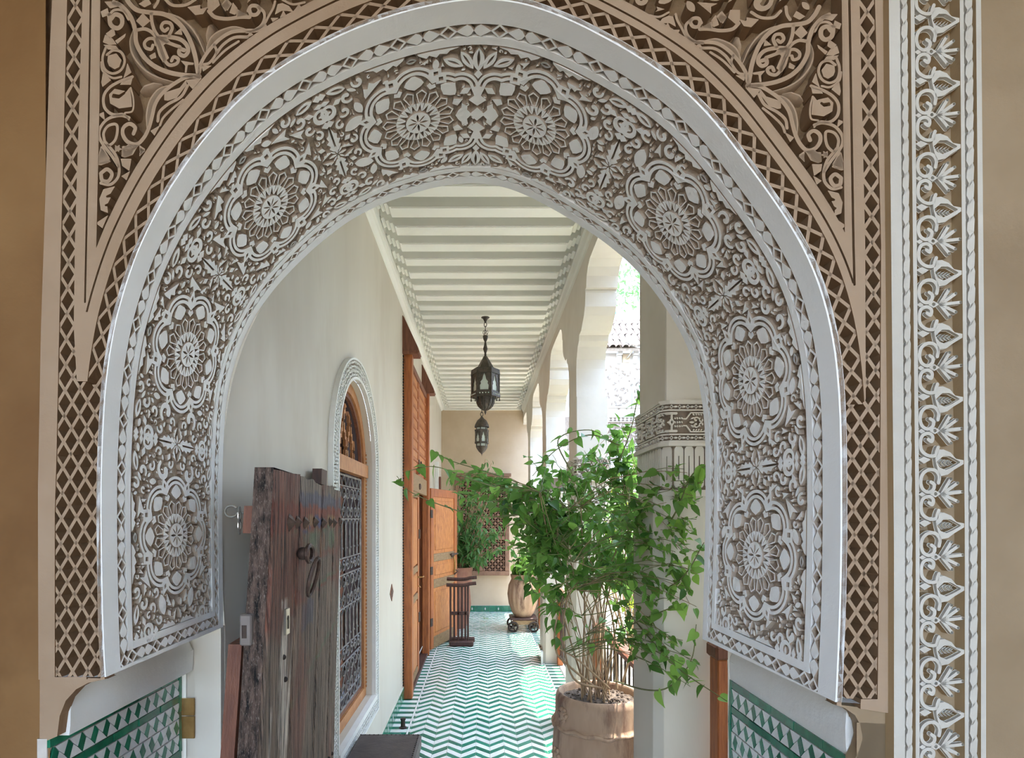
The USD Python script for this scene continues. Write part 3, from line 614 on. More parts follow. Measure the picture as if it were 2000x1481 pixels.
for side in (0, 1):
    sp = (spL, spR)[side]; f = (lambda p: p) if side == 0 else mirror; k = .000868 if side == 0 else .00075
    taken = []; put(carv, 'spandrel_rim', w_ext(sp.buffer(.0005).difference(sp.buffer(-.0012)), DW), 'panel_plaster')
    for kind, Z, pts, w in flatA:
        q = FP(f(Z(pts))); sc = {ZA: 4.6267, ZB: 3.7025, ZC: 5.5556}[Z]
        if kind == 's':
            g = stroke(q, w / sc * k * .95)
            nm = 'scroll_stem'
        else:
            g = Polygon(q).buffer(0).buffer(.0022, quad_segs=2).buffer(-.0018); nm = 'carved_leaf'
        g = g.intersection(sp.buffer(.002))
        taken.append(g); m = w_ext(g, DW - .001)
        if m is not None: put(carv, nm, m, 'panel_plaster')
    rest = sp.buffer(-.002).difference(unary_union(taken + [LineString(FP(f(Z(p_)))).buffer(w_ / 4.6267 * k * .55) for Z, p_, w_ in roundA]).buffer(.0022))
    for g in pack(rest, 40 + side, (.034, .027, .021, .016, .012), 260, .0018):
        put(carv, 'carved_leaf', w_ext(g, DW - .002), 'panel_plaster')
    for Z, pts, w in roundA:
        put(carv, 'rounded_ribbon', half_round(FP(f(Z(pts))), w / 4.6267 * k, DW * .72), 'panel_plaster', smooth=50)

# white blocks under the feet of the arch, and the green and white tile dados
def foot_block(X, sgn, ya, yb, ztop, zbot):
    """X: visible face, sgn: direction of the plaster behind it; a soft bulge under the foot of the arch"""
    sec = [(.05, 0), (.002, 0), (0, .15), (-.001, .45), (.001, .75), (.006, .92), (.014, 1), (.05, 1)]
    ys = np.linspace(ya, yb, 12); fade = np.minimum(1, (yb - ys) / .012 + .6)
    P = np.array([[(X + sgn * d, y, zbot + (ztop - zbot) * t * (f if t > .5 else 1)) for d, t in sec] for y, f in zip(ys, fade)]); n = len(sec)
    return cat([grid(P)] + [trimesh.Trimesh(P[i], [[0, k, k + 1] for k in range(1, n - 1)], process=False) for i in (0, -1)])
blk = thing('trim_3', 'smooth white plaster block under the left foot of the arch', 'plaster block', kind='structure')
put(blk, 'block', foot_block(-.733, -1, 1.002, 1.428, 1.231, 1.113), 'white_plaster', smooth=40)
blk = thing('trim_4', 'smooth white plaster block under the right foot of the arch', 'plaster block', kind='structure')
put(blk, 'block', foot_block(.5655, 1, .876, 1.298, 1.226, 1.130), 'white_plaster', smooth=40)
def dado(name, label, X, sgn, ya, yb, ztop, zlow=.52):
    t = thing(name, label, 'tile dado', kind='structure')
    def tile(poly, mat, nm='tile'):
        g = poly.buffer(-.0007, join_style=2)
        if g.is_empty or g.area < 1e-5: return
        m = ext(g, .006); c = np.array(g.centroid.coords[0]); a, b = RNG.normal(0, .022, 2)
        def f(V):
            h = V[:, 2] + np.where(V[:, 2] > .003, (V[:, 0] - c[0]) * a + (V[:, 1] - c[1]) * b, 0)
            return np.stack([X + sgn * (.004 - h), V[:, 0], V[:, 1]], 1)
        put(t, nm, T(m, f), mat)
    put(t, 'grout_bed', bxs(min(X + sgn * .003, X + sgn * .02), max(X + sgn * .003, X + sgn * .02), ya, yb, 0, ztop), 'grout')
    bar, rowh, p = .0165, .040, .0345
    frame = box(ya, zlow, yb, ztop); inner = box(ya, zlow, yb - .054, ztop)
    # vertical border at the far end
    zz = ztop
    while zz > zlow:
        tile(box(yb - .012, zz - .10, yb, zz).intersection(frame), 'tile_green'); zz -= .10
    z = ztop; r = 0
    while z > zlow:
        y = ya
        while y < yb - .014:
            tile(box(y, z - bar, min(y + .085, yb - .013), z).intersection(frame), 'tile_green'); y += .085
        z -= bar
        nrow = 1 if r == 0 else 3
        for q in range(nrow):
            y = ya - p * .5 * (q % 2); hh = rowh
            while y < yb:
                d = Polygon([(y, z - hh * .62), (y + p * .34, z - .001), (y + p * .66, z - hh * .36), (y + p * .36, z - hh + .001)]) if q % 2 == 0 else Polygon([(y, z - hh * .4), (y + p * .36, z - .001), (y + p * .66, z - hh * .62), (y + p * .32, z - hh + .001)])
                lim = box(ya, z - hh, yb - .013, z)
                tile(d.intersection(lim), 'tile_green')
                nx = affinity.translate(d, p, 0); c1, c2 = list(d.exterior.coords), list(nx.exterior.coords)
                tile(Polygon([c1[1], c2[1], c2[0], c1[2]]).intersection(lim), 'tile_white')
                tile(Polygon([c1[2], c2[0], c2[3], c1[3]]).intersection(lim), 'tile_white')
                y += p
            z -= hh
        r += 1
    return t
dado('trim_5', 'green and white mosaic tile dado below the left foot of the arch', -.757, -1, .983, 1.416, 1.114, .80)
dado('trim_6', 'green and white mosaic tile dado below the right foot of the arch', .566, 1, .849, 1.290, 1.131, .80)
hp = thing('door_strike', 'two small aged bronze plates on the edge of the left tile dado', 'hinge plate')
put(hp, 'plate', bxs(-.764, -.728, 1.4235, 1.4275, 1.000, 1.044, .001), 'brass'); put(hp, 'plate', bxs(-.764, -.728, 1.4235, 1.4275, .942, .998, .001), 'brass')

# ---------------------------------------------------------------- right-hand carved pilaster
pil = thing('trim_7', 'tall white carved plaster strip with braids, scrolls and almond leaves at the right edge', 'pilaster', kind='structure')
PB = .020
def PP(x, y):
    """zoom frame of the photograph (x 0..987, y 0..1481 from (1740, 900), 4.935 per pixel), corrected for the strip's lean"""
    px, py = 1740 + np.asarray(x, float) / 4.935, 900 + np.asarray(y, float) / 4.935
    return px, py
lean = lambda py: (py - 1050) * .0095
def on_pil(m):
    """local: x = photo px (at py 1050), y = photo py, z = height (m) -> raised strip"""
    def f(V):
        px = V[:, 0] + lean(np.clip(V[:, 1], -280, 1481)) * (V[:, 1] < 1050); q = onplane(np.c_[px, V[:, 1]], FA - .012, FB)
        return np.stack([q[:, 0], FA - .012 - FB * q[:, 0] + PB - V[:, 2], q[:, 1]], 1)
    return T(m, f)
Y0, Y1 = -270, 1560
def rail(x0, x1, h=PB): return on_pil(ext(box(x0, Y0, x1, Y1).segmentize(60), h))
put(pil, 'strip_ground', on_pil(sheet(box(1752, Y0, 1926, Y1).segmentize(60))), 'pilaster_ground')
put(pil, 'edge_band', rail(1746, 1767.5), 'pilaster_white')
for a, b in ((1788.5, 1796), (1884.5, 1892), (1916, 1926)): put(pil, 'rail', rail(a, b), 'pilaster_white')
put(pil, 'return_side', on_pil(ext(box(1926, Y0, 1934, Y1).segmentize(60), PB * .2)), 'panel_plaster')
def pel(pts, w=0, hole=None):
    q = np.array(pts, float) / 4.935 + np.array([1740, 900]); g = stroke(q, w / 4.935, n=4) if w else Polygon(q).buffer(0).buffer(.8, quad_segs=2)
    if hole: g = g.difference(unary_union([Point(1740 + x / 4.935, 900 + y / 4.935).buffer(r / 4.935, quad_segs=2) for x, y, r in hole]))
    return g
def raised(g, h):
    """rounded relief: two steps"""
    lo, q = ext(g, h * .72), g.buffer(-1.0, quad_segs=2)
    if q.is_empty or lo is None: return ext(g, h * .8)
    up = ext(q, h * .28, h * .72); m = cat([lo, up]); m.metadata['cut'] = np.r_[lo.metadata['cut'], np.zeros(len(up.faces))]; return m
motif = [('scroll', pel([(470, 215), (478, 150), (440, 95), (375, 88), (318, 130), (298, 205), (318, 275), (372, 305), (418, 280), (428, 232), (398, 205)], 42)),
         ('scroll', pel([(470, 480), (455, 520), (440, 560), (370, 560), (310, 510), (300, 430), (322, 365), (378, 345), (418, 375), (408, 425), (375, 405)], 42)),
         ('almond_leaf', pel([(720, 605), (640, 590), (590, 530), (520, 500), (475, 505), (450, 415), (485, 470), (440, 590), (450, 650), (480, 760), (470, 830), (490, 760), (560, 745), (620, 700), (720, 640)]).difference(pel([(465, 625), (520, 575), (580, 575), (670, 625), (600, 665), (540, 690), (490, 670)]))),
         ('bud_tie', pel([(275, 325), (310, 300), (345, 325), (310, 350)])), ('bud_tie', pel([(385, 325), (440, 285), (495, 320), (440, 355)], 0, [(440, 320, 12)])), ('bud_tie', pel([(275, 600), (330, 570), (400, 600), (330, 640)]))]
for x0, tip in ((500, (590, 175)), (505, (655, 215)), (510, (700, 300)), (505, (655, 395)), (500, (595, 440))):
    motif.append(('petal', pel([(x0, 322), ((x0 + tip[0]) / 2, (322 + tip[1]) / 2), tip], 40, [(tip[0], tip[1], 9)])))
for k in range(5):
    a = 490 + k * 34; motif.append(('leaf_vein', pel([(a + 26, 590 + k * 3), (a, 622), (a + 26, 664 - k * 5)], 13)))
per = 610 / 4.935
for k in range(-10, 6):
    for nm, g in motif:
        gg = affinity.translate(g, 0, k * per)
        if gg.bounds[1] > 1500 or gg.bounds[3] < -260: continue
        m = raised(gg, PB * (.6 if nm == 'leaf_vein' else .95))
        if m is not None: put(pil, nm, on_pil(m), 'pilaster_white')
for x0, w, per2 in ((1778, 13.5, 33.0), (1904.3, 15.5, 34.0)):
    y = Y0
    while y < 1500:
        g = affinity.translate(Polygon([(-.5, .12), (-.42, -.28), (.05, -.62), (.38, -.72), (.5, -.5), (.42, .18), (0, .52), (-.32, .66), (-.2, .42)]).buffer(.06, quad_segs=2), 0, 0)
        g = affinity.translate(affinity.scale(g, w, per2, origin=(0, 0)), x0, y)
        m = raised(g.intersection(box(x0 - w * .62, -200, x0 + w * .62, 2000)), PB * .9)
        if m is not None: put(pil, 'braid_link', on_pil(m), 'pilaster_white')
        y += per2

# ---------------------------------------------------------------- the room the photographer stands in
rm = thing('wall_room', 'ochre side and rear walls of the dim room in front of the arch', 'room walls', kind='structure')
put(rm, 'side_wall', bxs(WX0 - .1, WX0, -2.9, 1.08, 0, 3.4), 'tadelakt_ochre'); put(rm, 'side_wall', bxs(WX1, WX1 + .1, -2.9, .76, 0, 3.4), 'tadelakt_ochre')
rear = box(WX0 - .1, 0, WX1 + .1, 3.4).difference(box(-1.5, .0, 1.35, 3.1))  # opening made this wide to let more skylight onto the arch
put(rm, 'rear_wall', T(ext(rear, .12), lambda V: np.stack([V[:, 0], -2.9 - V[:, 2], V[:, 1]], 1)), 'tadelakt_ochre')
put(thing('ceiling_room', 'plain ceiling of the dim room in front of the arch', 'ceiling', kind='structure'), 'boards', bxs(WX0 - .1, WX1 + .1, -2.9, 1.35, 3.4, 3.48), 'dado_beige')
put(thing('floor_room', 'plain floor of the dim room in front of the arch', 'floor', kind='structure'), 'slab', bxs(WX0 - .1, WX1 + .1, -3.4, .98, -.06, 0), 'dado_beige')
pr_ = thing('courtyard_rear', 'added unseen paving and wall behind the photographer, bouncing warm light into the room', 'patio', kind='structure')
put(pr_, 'paving', bxs(-4.5, 4.5, -12, -3.41, -.12, -.02), 'courtyard_paving'); put(pr_, 'patio_wall', bxs(-4.5, 4.5, -12.2, -12, -.12, 4.2), 'facade_white')  # unseen, added so sunlit ground and wall bounce warm light into the room

# ---------------------------------------------------------------- gallery shell
XL, XR, YB, CZ = -.655, .655, 9.0, 3.22                 # left wall, arcade face, back wall, underside of the beams
YC, ZS, RO, RI = 2.917, 1.78, .53, .425                 # the arched window: centre, spring line, outer and inner radius
def arch_poly(r, zb, n=40, peak=1.0):
    t = np.linspace(0, PI, n); return Polygon([(YC + r, zb)] + [(YC + r * math.cos(a), ZS + r * peak * math.sin(a)) for a in t] + [(YC - r, zb)])
WIN = arch_poly(RI, .45)
D_Y0, D_Y1 = 5.46, 6.16                                 # doorway in the left wall
wl = thing('wall_left', 'long cream polished plaster wall on the left side of the gallery', 'wall', kind='structure')
def on_left(m, x=XL): return T(m, lambda V: np.stack([x + V[:, 2], V[:, 0], V[:, 1]], 1))
put(wl, 'wall_face', on_left(sheet(box(1.411, 0, YB, 3.5).difference(unary_union([WIN, box(D_Y0, 0, D_Y1, 1.87)])))), 'tadelakt_cream')
put(wl, 'doorway_lining', cat([bxs(XL - .35, XL - .001, D_Y1, D_Y1 + .02, 0, 1.87), bxs(XL - .35, XL - .001, D_Y0 - .02, D_Y0, 0, 1.87), bxs(XL - .35, XL - .001, D_Y0, D_Y1, 1.87, 1.9)]), 'wood_orange')
put(wl, 'room_beyond', bxs(XL - 1.5, XL - .36, D_Y0 - .5, D_Y1 + .9, -.01, 2.2), 'dark_room')  # solid box; its dark colour stands in for the unlit room
wb = thing('wall_back', 'beige plaster end wall of the gallery behind the hanging lanterns', 'wall', kind='structure')
put(wb, 'wall_face', bxs(-1.0, 1.2, YB, YB + .1, 0, 3.6), 'facade_beige')
fl = thing('floor', 'gallery floor of green and white zigzag glazed tiles', 'floor', kind='structure')
put(fl, 'grout_bed', bxs(-.78, .95, .98, YB, -.05, -.004), 'grout')
# zigzag tiles: the ones nearest in view are parts, the rest two joined stuff meshes
def ptile(poly, y_mid, tilt=.010):
    g = poly.buffer(-.0007, join_style=2)
    if g.is_empty or g.area < 1e-5: return None
    q = max(geoms(g), key=lambda s: s.area); c = np.array(q.exterior.coords)[:-1]
    if not q.exterior.is_ccw: c = c[::-1]
    n = len(c); cen = c.mean(0); s = RNG.normal(0, tilt, 2); z = np.clip((c - cen) @ s, -.0015, .0015)
    top = np.c_[cen + (c - cen) * .992, z]; bot = np.c_[c, np.full(n, -.006)]
    V = np.vstack([bot, top]); F = [[n, n + k, n + k + 1] for k in range(1, n - 1)]
    for k in range(n): F += [[k, (k + 1) % n, n + (k + 1) % n], [k, n + (k + 1) % n, n + k]]
    return trimesh.Trimesh(V, F, process=False)
FX0, FX1 = -.517, .632
tiles = []
dx, dyz, per, gw = .0925, .086, .1055, .048
y = 1.15; row = 0
field = box(FX0, 1.0, FX1, YB - .02)
while y < YB + .2:
    k0 = -7
    for k in range(k0, 8):
        x0 = .05 + k * dx; up = (k % 2 == 0); ya, yb = (y, y + dyz) if up else (y + dyz, y)
        jit = RNG.normal(0, .0028, 3)
        for mat, o0, o1, j in (('floor_green', 0, gw, jit[0]), ('floor_white', gw, per, jit[1])):
            g = Polygon([(x0, ya + o0 + j), (x0 + dx, yb + o0 + j), (x0 + dx, yb + o1 + j), (x0, ya + o1 + j)]).intersection(field)
            if not g.is_empty and g.area > 2e-4: tiles.append((g, mat, min(ya, yb)))
    y += per; row += 1
for (xa, xb) in ((-.652, -.530), (.645, .772)):
    y = 1.15; k = 0
    while y < YB:
        w = gw if k % 2 == 0 else per - gw
        tiles.append((box(xa, y, xb, y + w), 'floor_green' if k % 2 == 0 else 'floor_white', y)); y += w; k += 1
near = []; rest = {'floor_green': [], 'floor_white': []}
def seen(g, y):
    c = g.centroid; px, py = CX + FPX * c.x / c.y, CY + FPX * EYE / c.y
    return py < 1492 and 735 < px < 1110 and not (px < 822 and py > 1430) and not (px > 1085 and py > 1335)
tiles.sort(key=lambda t: t[2]); nn = {'floor_green': 0, 'floor_white': 0}
for g, mat, y in tiles:
    m = ptile(g, y)
    if m is None: continue
    if seen(g, y) and nn[mat] < 290:
        nn[mat] += 1; put(fl, 'green_tile' if mat == 'floor_green' else 'white_tile', m, mat)
    else: rest[mat].append(m)
for mat, ms in rest.items(): put(fl, ('green' if mat == 'floor_green' else 'white') + '_zigzag_tiling', cat(ms), mat, kind='stuff')
for x in (-.5235, .6385): put(fl, 'joint_line', bxs(x - .005, x + .005, 1.1, YB, -.006, 0), 'floor_white')
# skirtings
def skirting(name, label, a, b, face):
    t = thing(name, label, 'skirting', kind='structure'); L = b - a; n = int(L / .105)
    for k in range(n):
        s = a + k * .105
        def place(m): return T(m, (lambda V: np.stack([XL + .004 + V[:, 2], s + V[:, 0], V[:, 1]], 1)) if face == 'x' else (lambda V: np.stack([s + V[:, 0], YB - .004 - V[:, 2], V[:, 1]], 1)))
        if face == 'x' and (D_Y0 - .8 < s < D_Y1 + .1): continue
        put(t, 'tile', place(bxs(.001, .104, .001, .098, -.004, .006, .001)), 'tile_green')
        if k % 2 == 0: put(t, 'diamond_inlay', place(T(ext(dia(.0525, .05, .012, .026), .0085), lambda V: V)), 'tile_white')
    put(t, 'top_fillet', (bxs(XL, XL + .008, a, b, .099, .106) if face == 'x' else bxs(a, b, YB - .008, YB, .099, .106)), 'grout')
skirting('baseboard_left', 'green tile skirting with small white diamonds along the left wall', 1.5, YB - .02, 'x')
skirting('baseboard_back', 'green tile skirting with white diamonds along the end wall', XL + .02, .9, 'y')

# ---------------------------------------------------------------- ceiling, cornices
ce = thing('ceiling', 'white painted gallery ceiling with closely spaced beams', 'ceiling', kind='structure')
put(ce, 'boards', bxs(-.70, .90, 1.25, YB, CZ + .115, CZ + .16), 'ceiling_white')
put(ce, 'boards', bxs(.90, 3.4, 1.0, 2.36, CZ + .115, CZ + .16), 'ceiling_white')
x0, x1 = XL + .035, .640
prof = [(x0, CZ + .118), (x0, CZ + .060), (x0 + .022, CZ + .060), (x0 + .022, CZ + .045), (x0 + .040, CZ + .052), (x0 + .050, CZ + .030), (x0 + .066, CZ + .036), (x0 + .076, CZ + .016), (x0 + .092, CZ + .020), (x0 + .104, CZ)]
prof = prof + [(x0 + x1 - x, z) for x, z in prof[::-1]]
bp = Polygon(prof)
y = 1.46
while y < YB - .15:
    m = ext(bp, .110); m = T(m, lambda V: np.stack([V[:, 0], y + V[:, 2], V[:, 1]], 1)); put(ce, 'beam', m, 'ceiling_white')
    for xb in (x0 + .11, x1 - .11): pass
    put(ce, 'beam_bead', bxs(x0 + .115, x1 - .115, y + .006, y + .016, CZ - .004, CZ + .002), 'ceiling_white'); 
    y += .2065
def cornice(name, label, prof, ya, yb):
    t = thing(name, label, 'cornice', kind='structure')
    m = ext(Polygon(prof), yb - ya); put(t, 'moulding', T(m, lambda V: np.stack([V[:, 0], ya + V[:, 2], V[:, 1]], 1)), 'ceiling_white')
    return t
cornice('trim_8', 'white moulded cornice where the left wall meets the ceiling', [(XL, CZ + .12), (XL, CZ - .012), (XL + .012, CZ - .008), (XL + .030, CZ + .006), (XL + .046, CZ + .010), (XL + .050, CZ + .035), (XL + .050, CZ + .12)], 1.3, YB)
cornice('trim_9', 'white moulded beam above the arcade along the right of the ceiling', [(.618, CZ + .12), (.618, CZ + .03), (.630, CZ + .018), (.640, CZ - .010), (.652, CZ - .022), (.656, CZ - .055), (.70, CZ - .055), (.70, CZ + .12)], 1.3, YB)
cornice('trim_10', 'white cove between ceiling and end wall', [(-.62, CZ + .0), (-.62, CZ + .12), (.62, CZ + .12), (.62, CZ + .0)], YB - .055, YB)

# ---------------------------------------------------------------- arcade on the courtyard side
AX0, AX1 = .655, .855
PIERS = [(2.015, 2.345), (3.92, 4.26), (5.80, 6.14), (7.70, 8.04)]
half = [(.79, 2.345), (.795, 2.54), (.785, 2.60), (.735, 2.675), (.69, 2.70), (.675, 2.735), (.60, 2.742), (.565, 2.765), (.50, 2.805), (.462, 2.85), (.446, 2.93), (.452, 2.952), (.425, 2.956), (.405, 3.02), (.365, 3.062), (.30, 3.085), (0, 3.09)]
def opening(yc, hw):
    k = hw / .79; R = [(yc + y * k, z) for y, z in half]; Lf = [(yc - y * k, z) for y, z in half[::-1][1:]]
    return Polygon([(yc + hw, 1.5)] + R + Lf + [(yc - hw, 1.5)])
ends = [(1.28, 1.28)] + PIERS + [(9.3, 9.3)]
spand = box(1.28, 2.0, YB, 3.55)
for (a, b), (c, d) in zip(ends, ends[1:]): spand = spand.difference(opening((b + c) / 2, (c - b) / 2))
ar = thing('wall_right', 'cream arcade wall with lobed arches open to the courtyard on the right', 'arcade wall', kind='structure')
m = ext(spand.intersection(box(0, 2.345, 20, 9)), AX1 - AX0); put(ar, 'arch_wall', T(m, lambda V: np.stack([AX0 + V[:, 2], V[:, 0], V[:, 1]], 1)), 'arcade_white')
cross = box(.856, 2.345, 3.4, 3.55).difference(affinity.translate(opening(0, .86), 1.745, 0)); m = ext(cross, .325)
put(ar, 'cross_arch_wall', T(m, lambda V: np.stack([V[:, 0], 2.017 + V[:, 2], V[:, 1]], 1)), 'arcade_white')
put(ar, 'corner_pier', bxs(2.605, 2.95, 2.02, 2.34, 0, 2.345, .01), 'arcade_white')
put(ar, 'outer_wall_above', bxs(AX0, AX1, 1.28, YB, 3.5, 4.2), 'facade_white')
def block_ring(x0, x1, y0, y1, z0, z1, ch):
    """chamfered block"""
    p = Polygon([(x0 + ch, y0), (x1 - ch, y0), (x1, y0 + ch), (x1, y1 - ch), (x1 - ch, y1), (x0 + ch, y1), (x0, y1 - ch), (x0, y0 + ch)])
    return ext(p, z1 - z0, z0)
def carved_band(parent, pts, z0, z1, seed):
    """a strip of relief wrapped round the corner polyline pts (x, y): borders of small chain and strapwork with leaves"""
    p = np.array(pts, float); d = np.r_[0, np.cumsum(np.linalg.norm(np.diff(p, axis=0), axis=1))]; Lt = d[-1]; H = z1 - z0
    def wrap(m):
        def f(V):
            x = np.interp(V[:, 0], d, p[:, 0]); y = np.interp(V[:, 0], d, p[:, 1]); k = np.clip(np.searchsorted(d, V[:, 0], 'right') - 1, 0, len(p) - 2)
            t = (p[k + 1] - p[k]) / np.linalg.norm(p[k + 1] - p[k], axis=1)[:, None]; n = np.stack([t[:, 1], -t[:, 0]], 1)
            return np.stack([x + n[:, 0] * V[:, 2], y + n[:, 1] * V[:, 2], z0 + V[:, 1]], 1)
        return T(m, f)
    g = [box(0, 0, Lt, .007), box(0, H - .007, Lt, H), box(0, .026, Lt, .031), box(0, H - .031, Lt, H - .026)]
    x = .01
    while x < Lt:
        for yc in (.0165, H - .0165): g += [dia(x, yc, .0065, .008).difference(dia(x, yc, .0035, .0045)), lens(x + .0145, yc, .015, .0075, 0)]
        x += .029
    x = .0; k = 0; a, b = .034, H - .034; mid = H / 2
    while x < Lt + .1:
        w = .092
        g += [stroke([(x, mid - .012), (x + .010, mid - .012), (x + .026, a + .004), (x + w - .02, a + .004)], .0045, False), stroke([(x, mid + .012), (x + .010, mid + .012), (x + .026, b - .004), (x + w - .02, b - .004)], .0045, False)]
        g += [stroke([(x + w - .016, a + .006), (x + w + .016, a + .006)], .009, False), stroke([(x + w - .016, b - .006), (x + w + .016, b - .006)], .009, False), stroke([(x + w, a + .006), (x + w, mid - .012), (x + w - .008, mid), (x + w, mid + .012), (x + w, b - .006)], .006, False), stroke([(x + w, mid - .012), (x + w + .008, mid), (x + w, mid + .012)], .005, False)]
        g += [comma(x + .045, mid + .010, .009, 40), comma(x + .045, mid - .010, .009, -40, -1), comma(x + .064, mid + .008, .008, 150), comma(x + .064, mid - .008, .008, -150, -1), lens(x + .030, mid, .018, .009, 0), lens(x + .032, mid + .014, .016, .006, 30), lens(x + .032, mid - .014, .016, .006, -30)]
        for q in range(4): g += [lens(x + .036 + q * .009, a + .010, .009, .005, 55), lens(x + .036 + q * .009, b - .010, .009, .005, -55)]
        for q in range(4):
            for r in range(3): g.append(dia(x + w + .012 + q * .008, mid - .014 + r * .014, .0032, .0045, 20))
        x += w * 1.45; k += 1
    u = unary_union([q.buffer(0) for q in g]).intersection(box(0, 0, Lt, H))
    segs = [u.intersection(box(d[i], 0, d[i + 1], H)) for i in range(len(p) - 1)]
    for sgm in segs:
        m = ext(sgm, .008)
        if m is not None: put(parent, 'strapwork_relief', wrap(m), 'arcade_white', kind='stuff')
def fluted(parent, x0, x1, y0, y1, zb, zt, ch):
    """petal-shaped flutes standing side by side round the necking of the capital"""
    sides = [((x0, y1), (x0, y0 + ch)), ((x0, y0 + ch), (x0 + ch, y0)), ((x0 + ch, y0), (x1, y0))]
    for (a, b) in sides:
        a, b = np.array(a), np.array(b); L = np.linalg.norm(b - a); n = max(1, int(round(L / .036))); w = L / n; t = (b - a) / L; nn = np.array([t[1], -t[0]])
        for k in range(n):
            H = zt - zb
            g = unary_union([box(-w * .44, .022, w * .44, H - .016), affinity.translate(Point(0, 0).buffer(w * .44, quad_segs=6), 0, H - .016), affinity.translate(Point(0, 0).buffer(w * .44, quad_segs=6), 0, .024)]).difference(box(-.0022, .038, .0022, H - .036))
            m = ext(g, .006); c = a + t * (k + .5) * w
            put(parent, 'flute', T(m, lambda V: np.stack([c[0] + t[0] * V[:, 0] + nn[0] * V[:, 2], c[1] + t[1] * V[:, 0] + nn[1] * V[:, 2], zb + V[:, 1]], 1)), 'arcade_white')
labels = ['nearest cream pillar of the arcade, with carved capital band, beside the potted vine', 'second cream pillar of the arcade, behind the potted vine', 'third cream pillar of the arcade, near the wheeled planter', 'farthest cream pillar of the arcade, by the end wall']
for i, (ya, yb) in enumerate(PIERS):
    p = thing(f'trim_{11 + i}', labels[i], 'pillar', kind='structure')
    put(p, 'impost_block', block_ring(AX0, AX1 + .02, ya, yb, 1.913, 2.345, .004), 'arcade_white')
    put(p, 'capital_core', block_ring(AX0 - .012, AX1 + .03, ya - .012, yb + .012, 1.767, 1.913, .02), 'carved_dark')
    put(p, 'band_ledge', block_ring(AX0 - .026, AX1 + .03, ya - .026, yb + .026, 1.755, 1.768, .03), 'arcade_white')
    put(p, 'band_ledge', block_ring(AX0 - .022, AX1 + .03, ya - .022, yb + .022, 1.910, 1.918, .03), 'arcade_white')
    if i < 2: carved_band(p, [(AX0 - .012, yb), (AX0 - .012, ya + .008), (AX0 + .008, ya - .012), (AX1 + .03, ya - .012)], 1.768, 1.911, i)
    put(p, 'necking', block_ring(AX0 - .004, AX1 + .01, ya - .004, yb + .004, 1.588, 1.757, .03), 'carved_dark')
    fluted(p, AX0 - .004, AX1 + .01, ya - .004, yb + .004, 1.598, 1.757, .03)
    put(p, 'astragal', block_ring(AX0 - .012, AX1 + .015, ya - .012, yb + .012, 1.578, 1.600, .035), 'arcade_white')
    put(p, 'shaft', block_ring(AX0 - .030 if i else AX0 - .034, AX1 + .006, ya + .004, yb - .004, 0, 1.58, .03), 'tadelakt_cream')
    if i >= 2:
        for k in range(6): put(p, 'base_tile', bxs(AX0 - .052, AX0 - .032, ya - .02 + k * .062, ya + .038 + k * .062, 0, .13, .001), 'tile_green' if k % 2 else 'tile_white')
# balustrades between the pillars
for i, ((a, b), (c, d)) in enumerate(zip(PIERS, PIERS[1:])):
    t = thing('balustrade', ['iron balustrade with wooden rail behind the potted vine, between first and second pillars', 'iron balustrade with wooden rail between second and third pillars', 'iron balustrade with wooden rail between the two farthest pillars'][i], 'railing', 'balustrades between the pillars')
    put(t, 'newel_post', bxs(.765, .825, c - .075, c - .012, 0, .73, .006), 'wood_orange'); put(t, 'newel_post', bxs(.765, .825, b + .012, b + .075, 0, .73, .006), 'wood_orange')
    put(t, 'handrail', bxs(.76, .83, b + .01, c - .01, .73, .775, .01), 'wood_brown'); put(t, 'bottom_rail', bxs(.785, .805, b + .07, c - .07, .09, .105), 'iron_dark')
    n = int((c - b) / .085)
    for k in range(1, n):
        y = b + (c - b) * k / n; put(t, 'baluster', tube([(.795, y, .1), (.795, y, .73)], .006, 5), 'iron_dark')
        if k % 2: put(t, 'scroll', tube([(.795, y + .03 * math.sin(q) * (1 - q / 9), .42 + .10 * math.cos(q) * (1 - q / 12)) for q in np.linspace(0, 7, 16)], .004, 4), 'iron_dark')
pst = thing('newel_post', 'orange wooden post with dark cap beside the right tile dado', 'post')
put(pst, 'post', bxs(.795, .865, 1.90, 1.97, 0, 1.02, .004), 'wood_orange'); put(pst, 'cap', bxs(.785, .875, 1.89, 1.98, 1.02, 1.07, .008), 'wood_brown')

# ---------------------------------------------------------------- arched window in the left wall
w1 = thing('window_1', 'arched wooden window with scrolled iron grille in a carved white border', 'window', kind='structure')
def wl_put(parent, name, g, h, mat, x=XL, z0=0.0, **kw):
    m = ext(g, h, z0)
    if m is not None: put(parent, name, on_left(m, x), mat, **kw)
outer_b, inner_b = arch_poly(RO, .33), arch_poly(RI, .45)
border = outer_b.buffer(-.0015).difference(inner_b.buffer(.0015))
bor = put(w1, 'carved_border', on_left(ext(border, .012)), 'carved_dark')
rims = unary_union([outer_b.difference(outer_b.buffer(-.010)), inner_b.buffer(.014).difference(inner_b)])
wl_put(bor, 'border_rim', rims, .024, 'white_plaster')
wl_put(bor, 'keystone_line', box(YC + .02, 2.2, YC + .028, 2.31), .024, 'white_plaster')
rel = []
path = np.array(LineString([(YC - .478, .34)] + [(YC - .478 * math.cos(a), ZS + .478 * math.sin(a)) for a in np.linspace(0, PI, 60)] + [(YC + .478, .34)]).segmentize(.02).coords)
path = resample(path, step=.0165); r2 = np.random.default_rng(5)
tg = np.gradient(path, axis=0); tg /= np.linalg.norm(tg, axis=1, keepdims=True); nr = np.stack([-tg[:, 1], tg[:, 0]], 1)
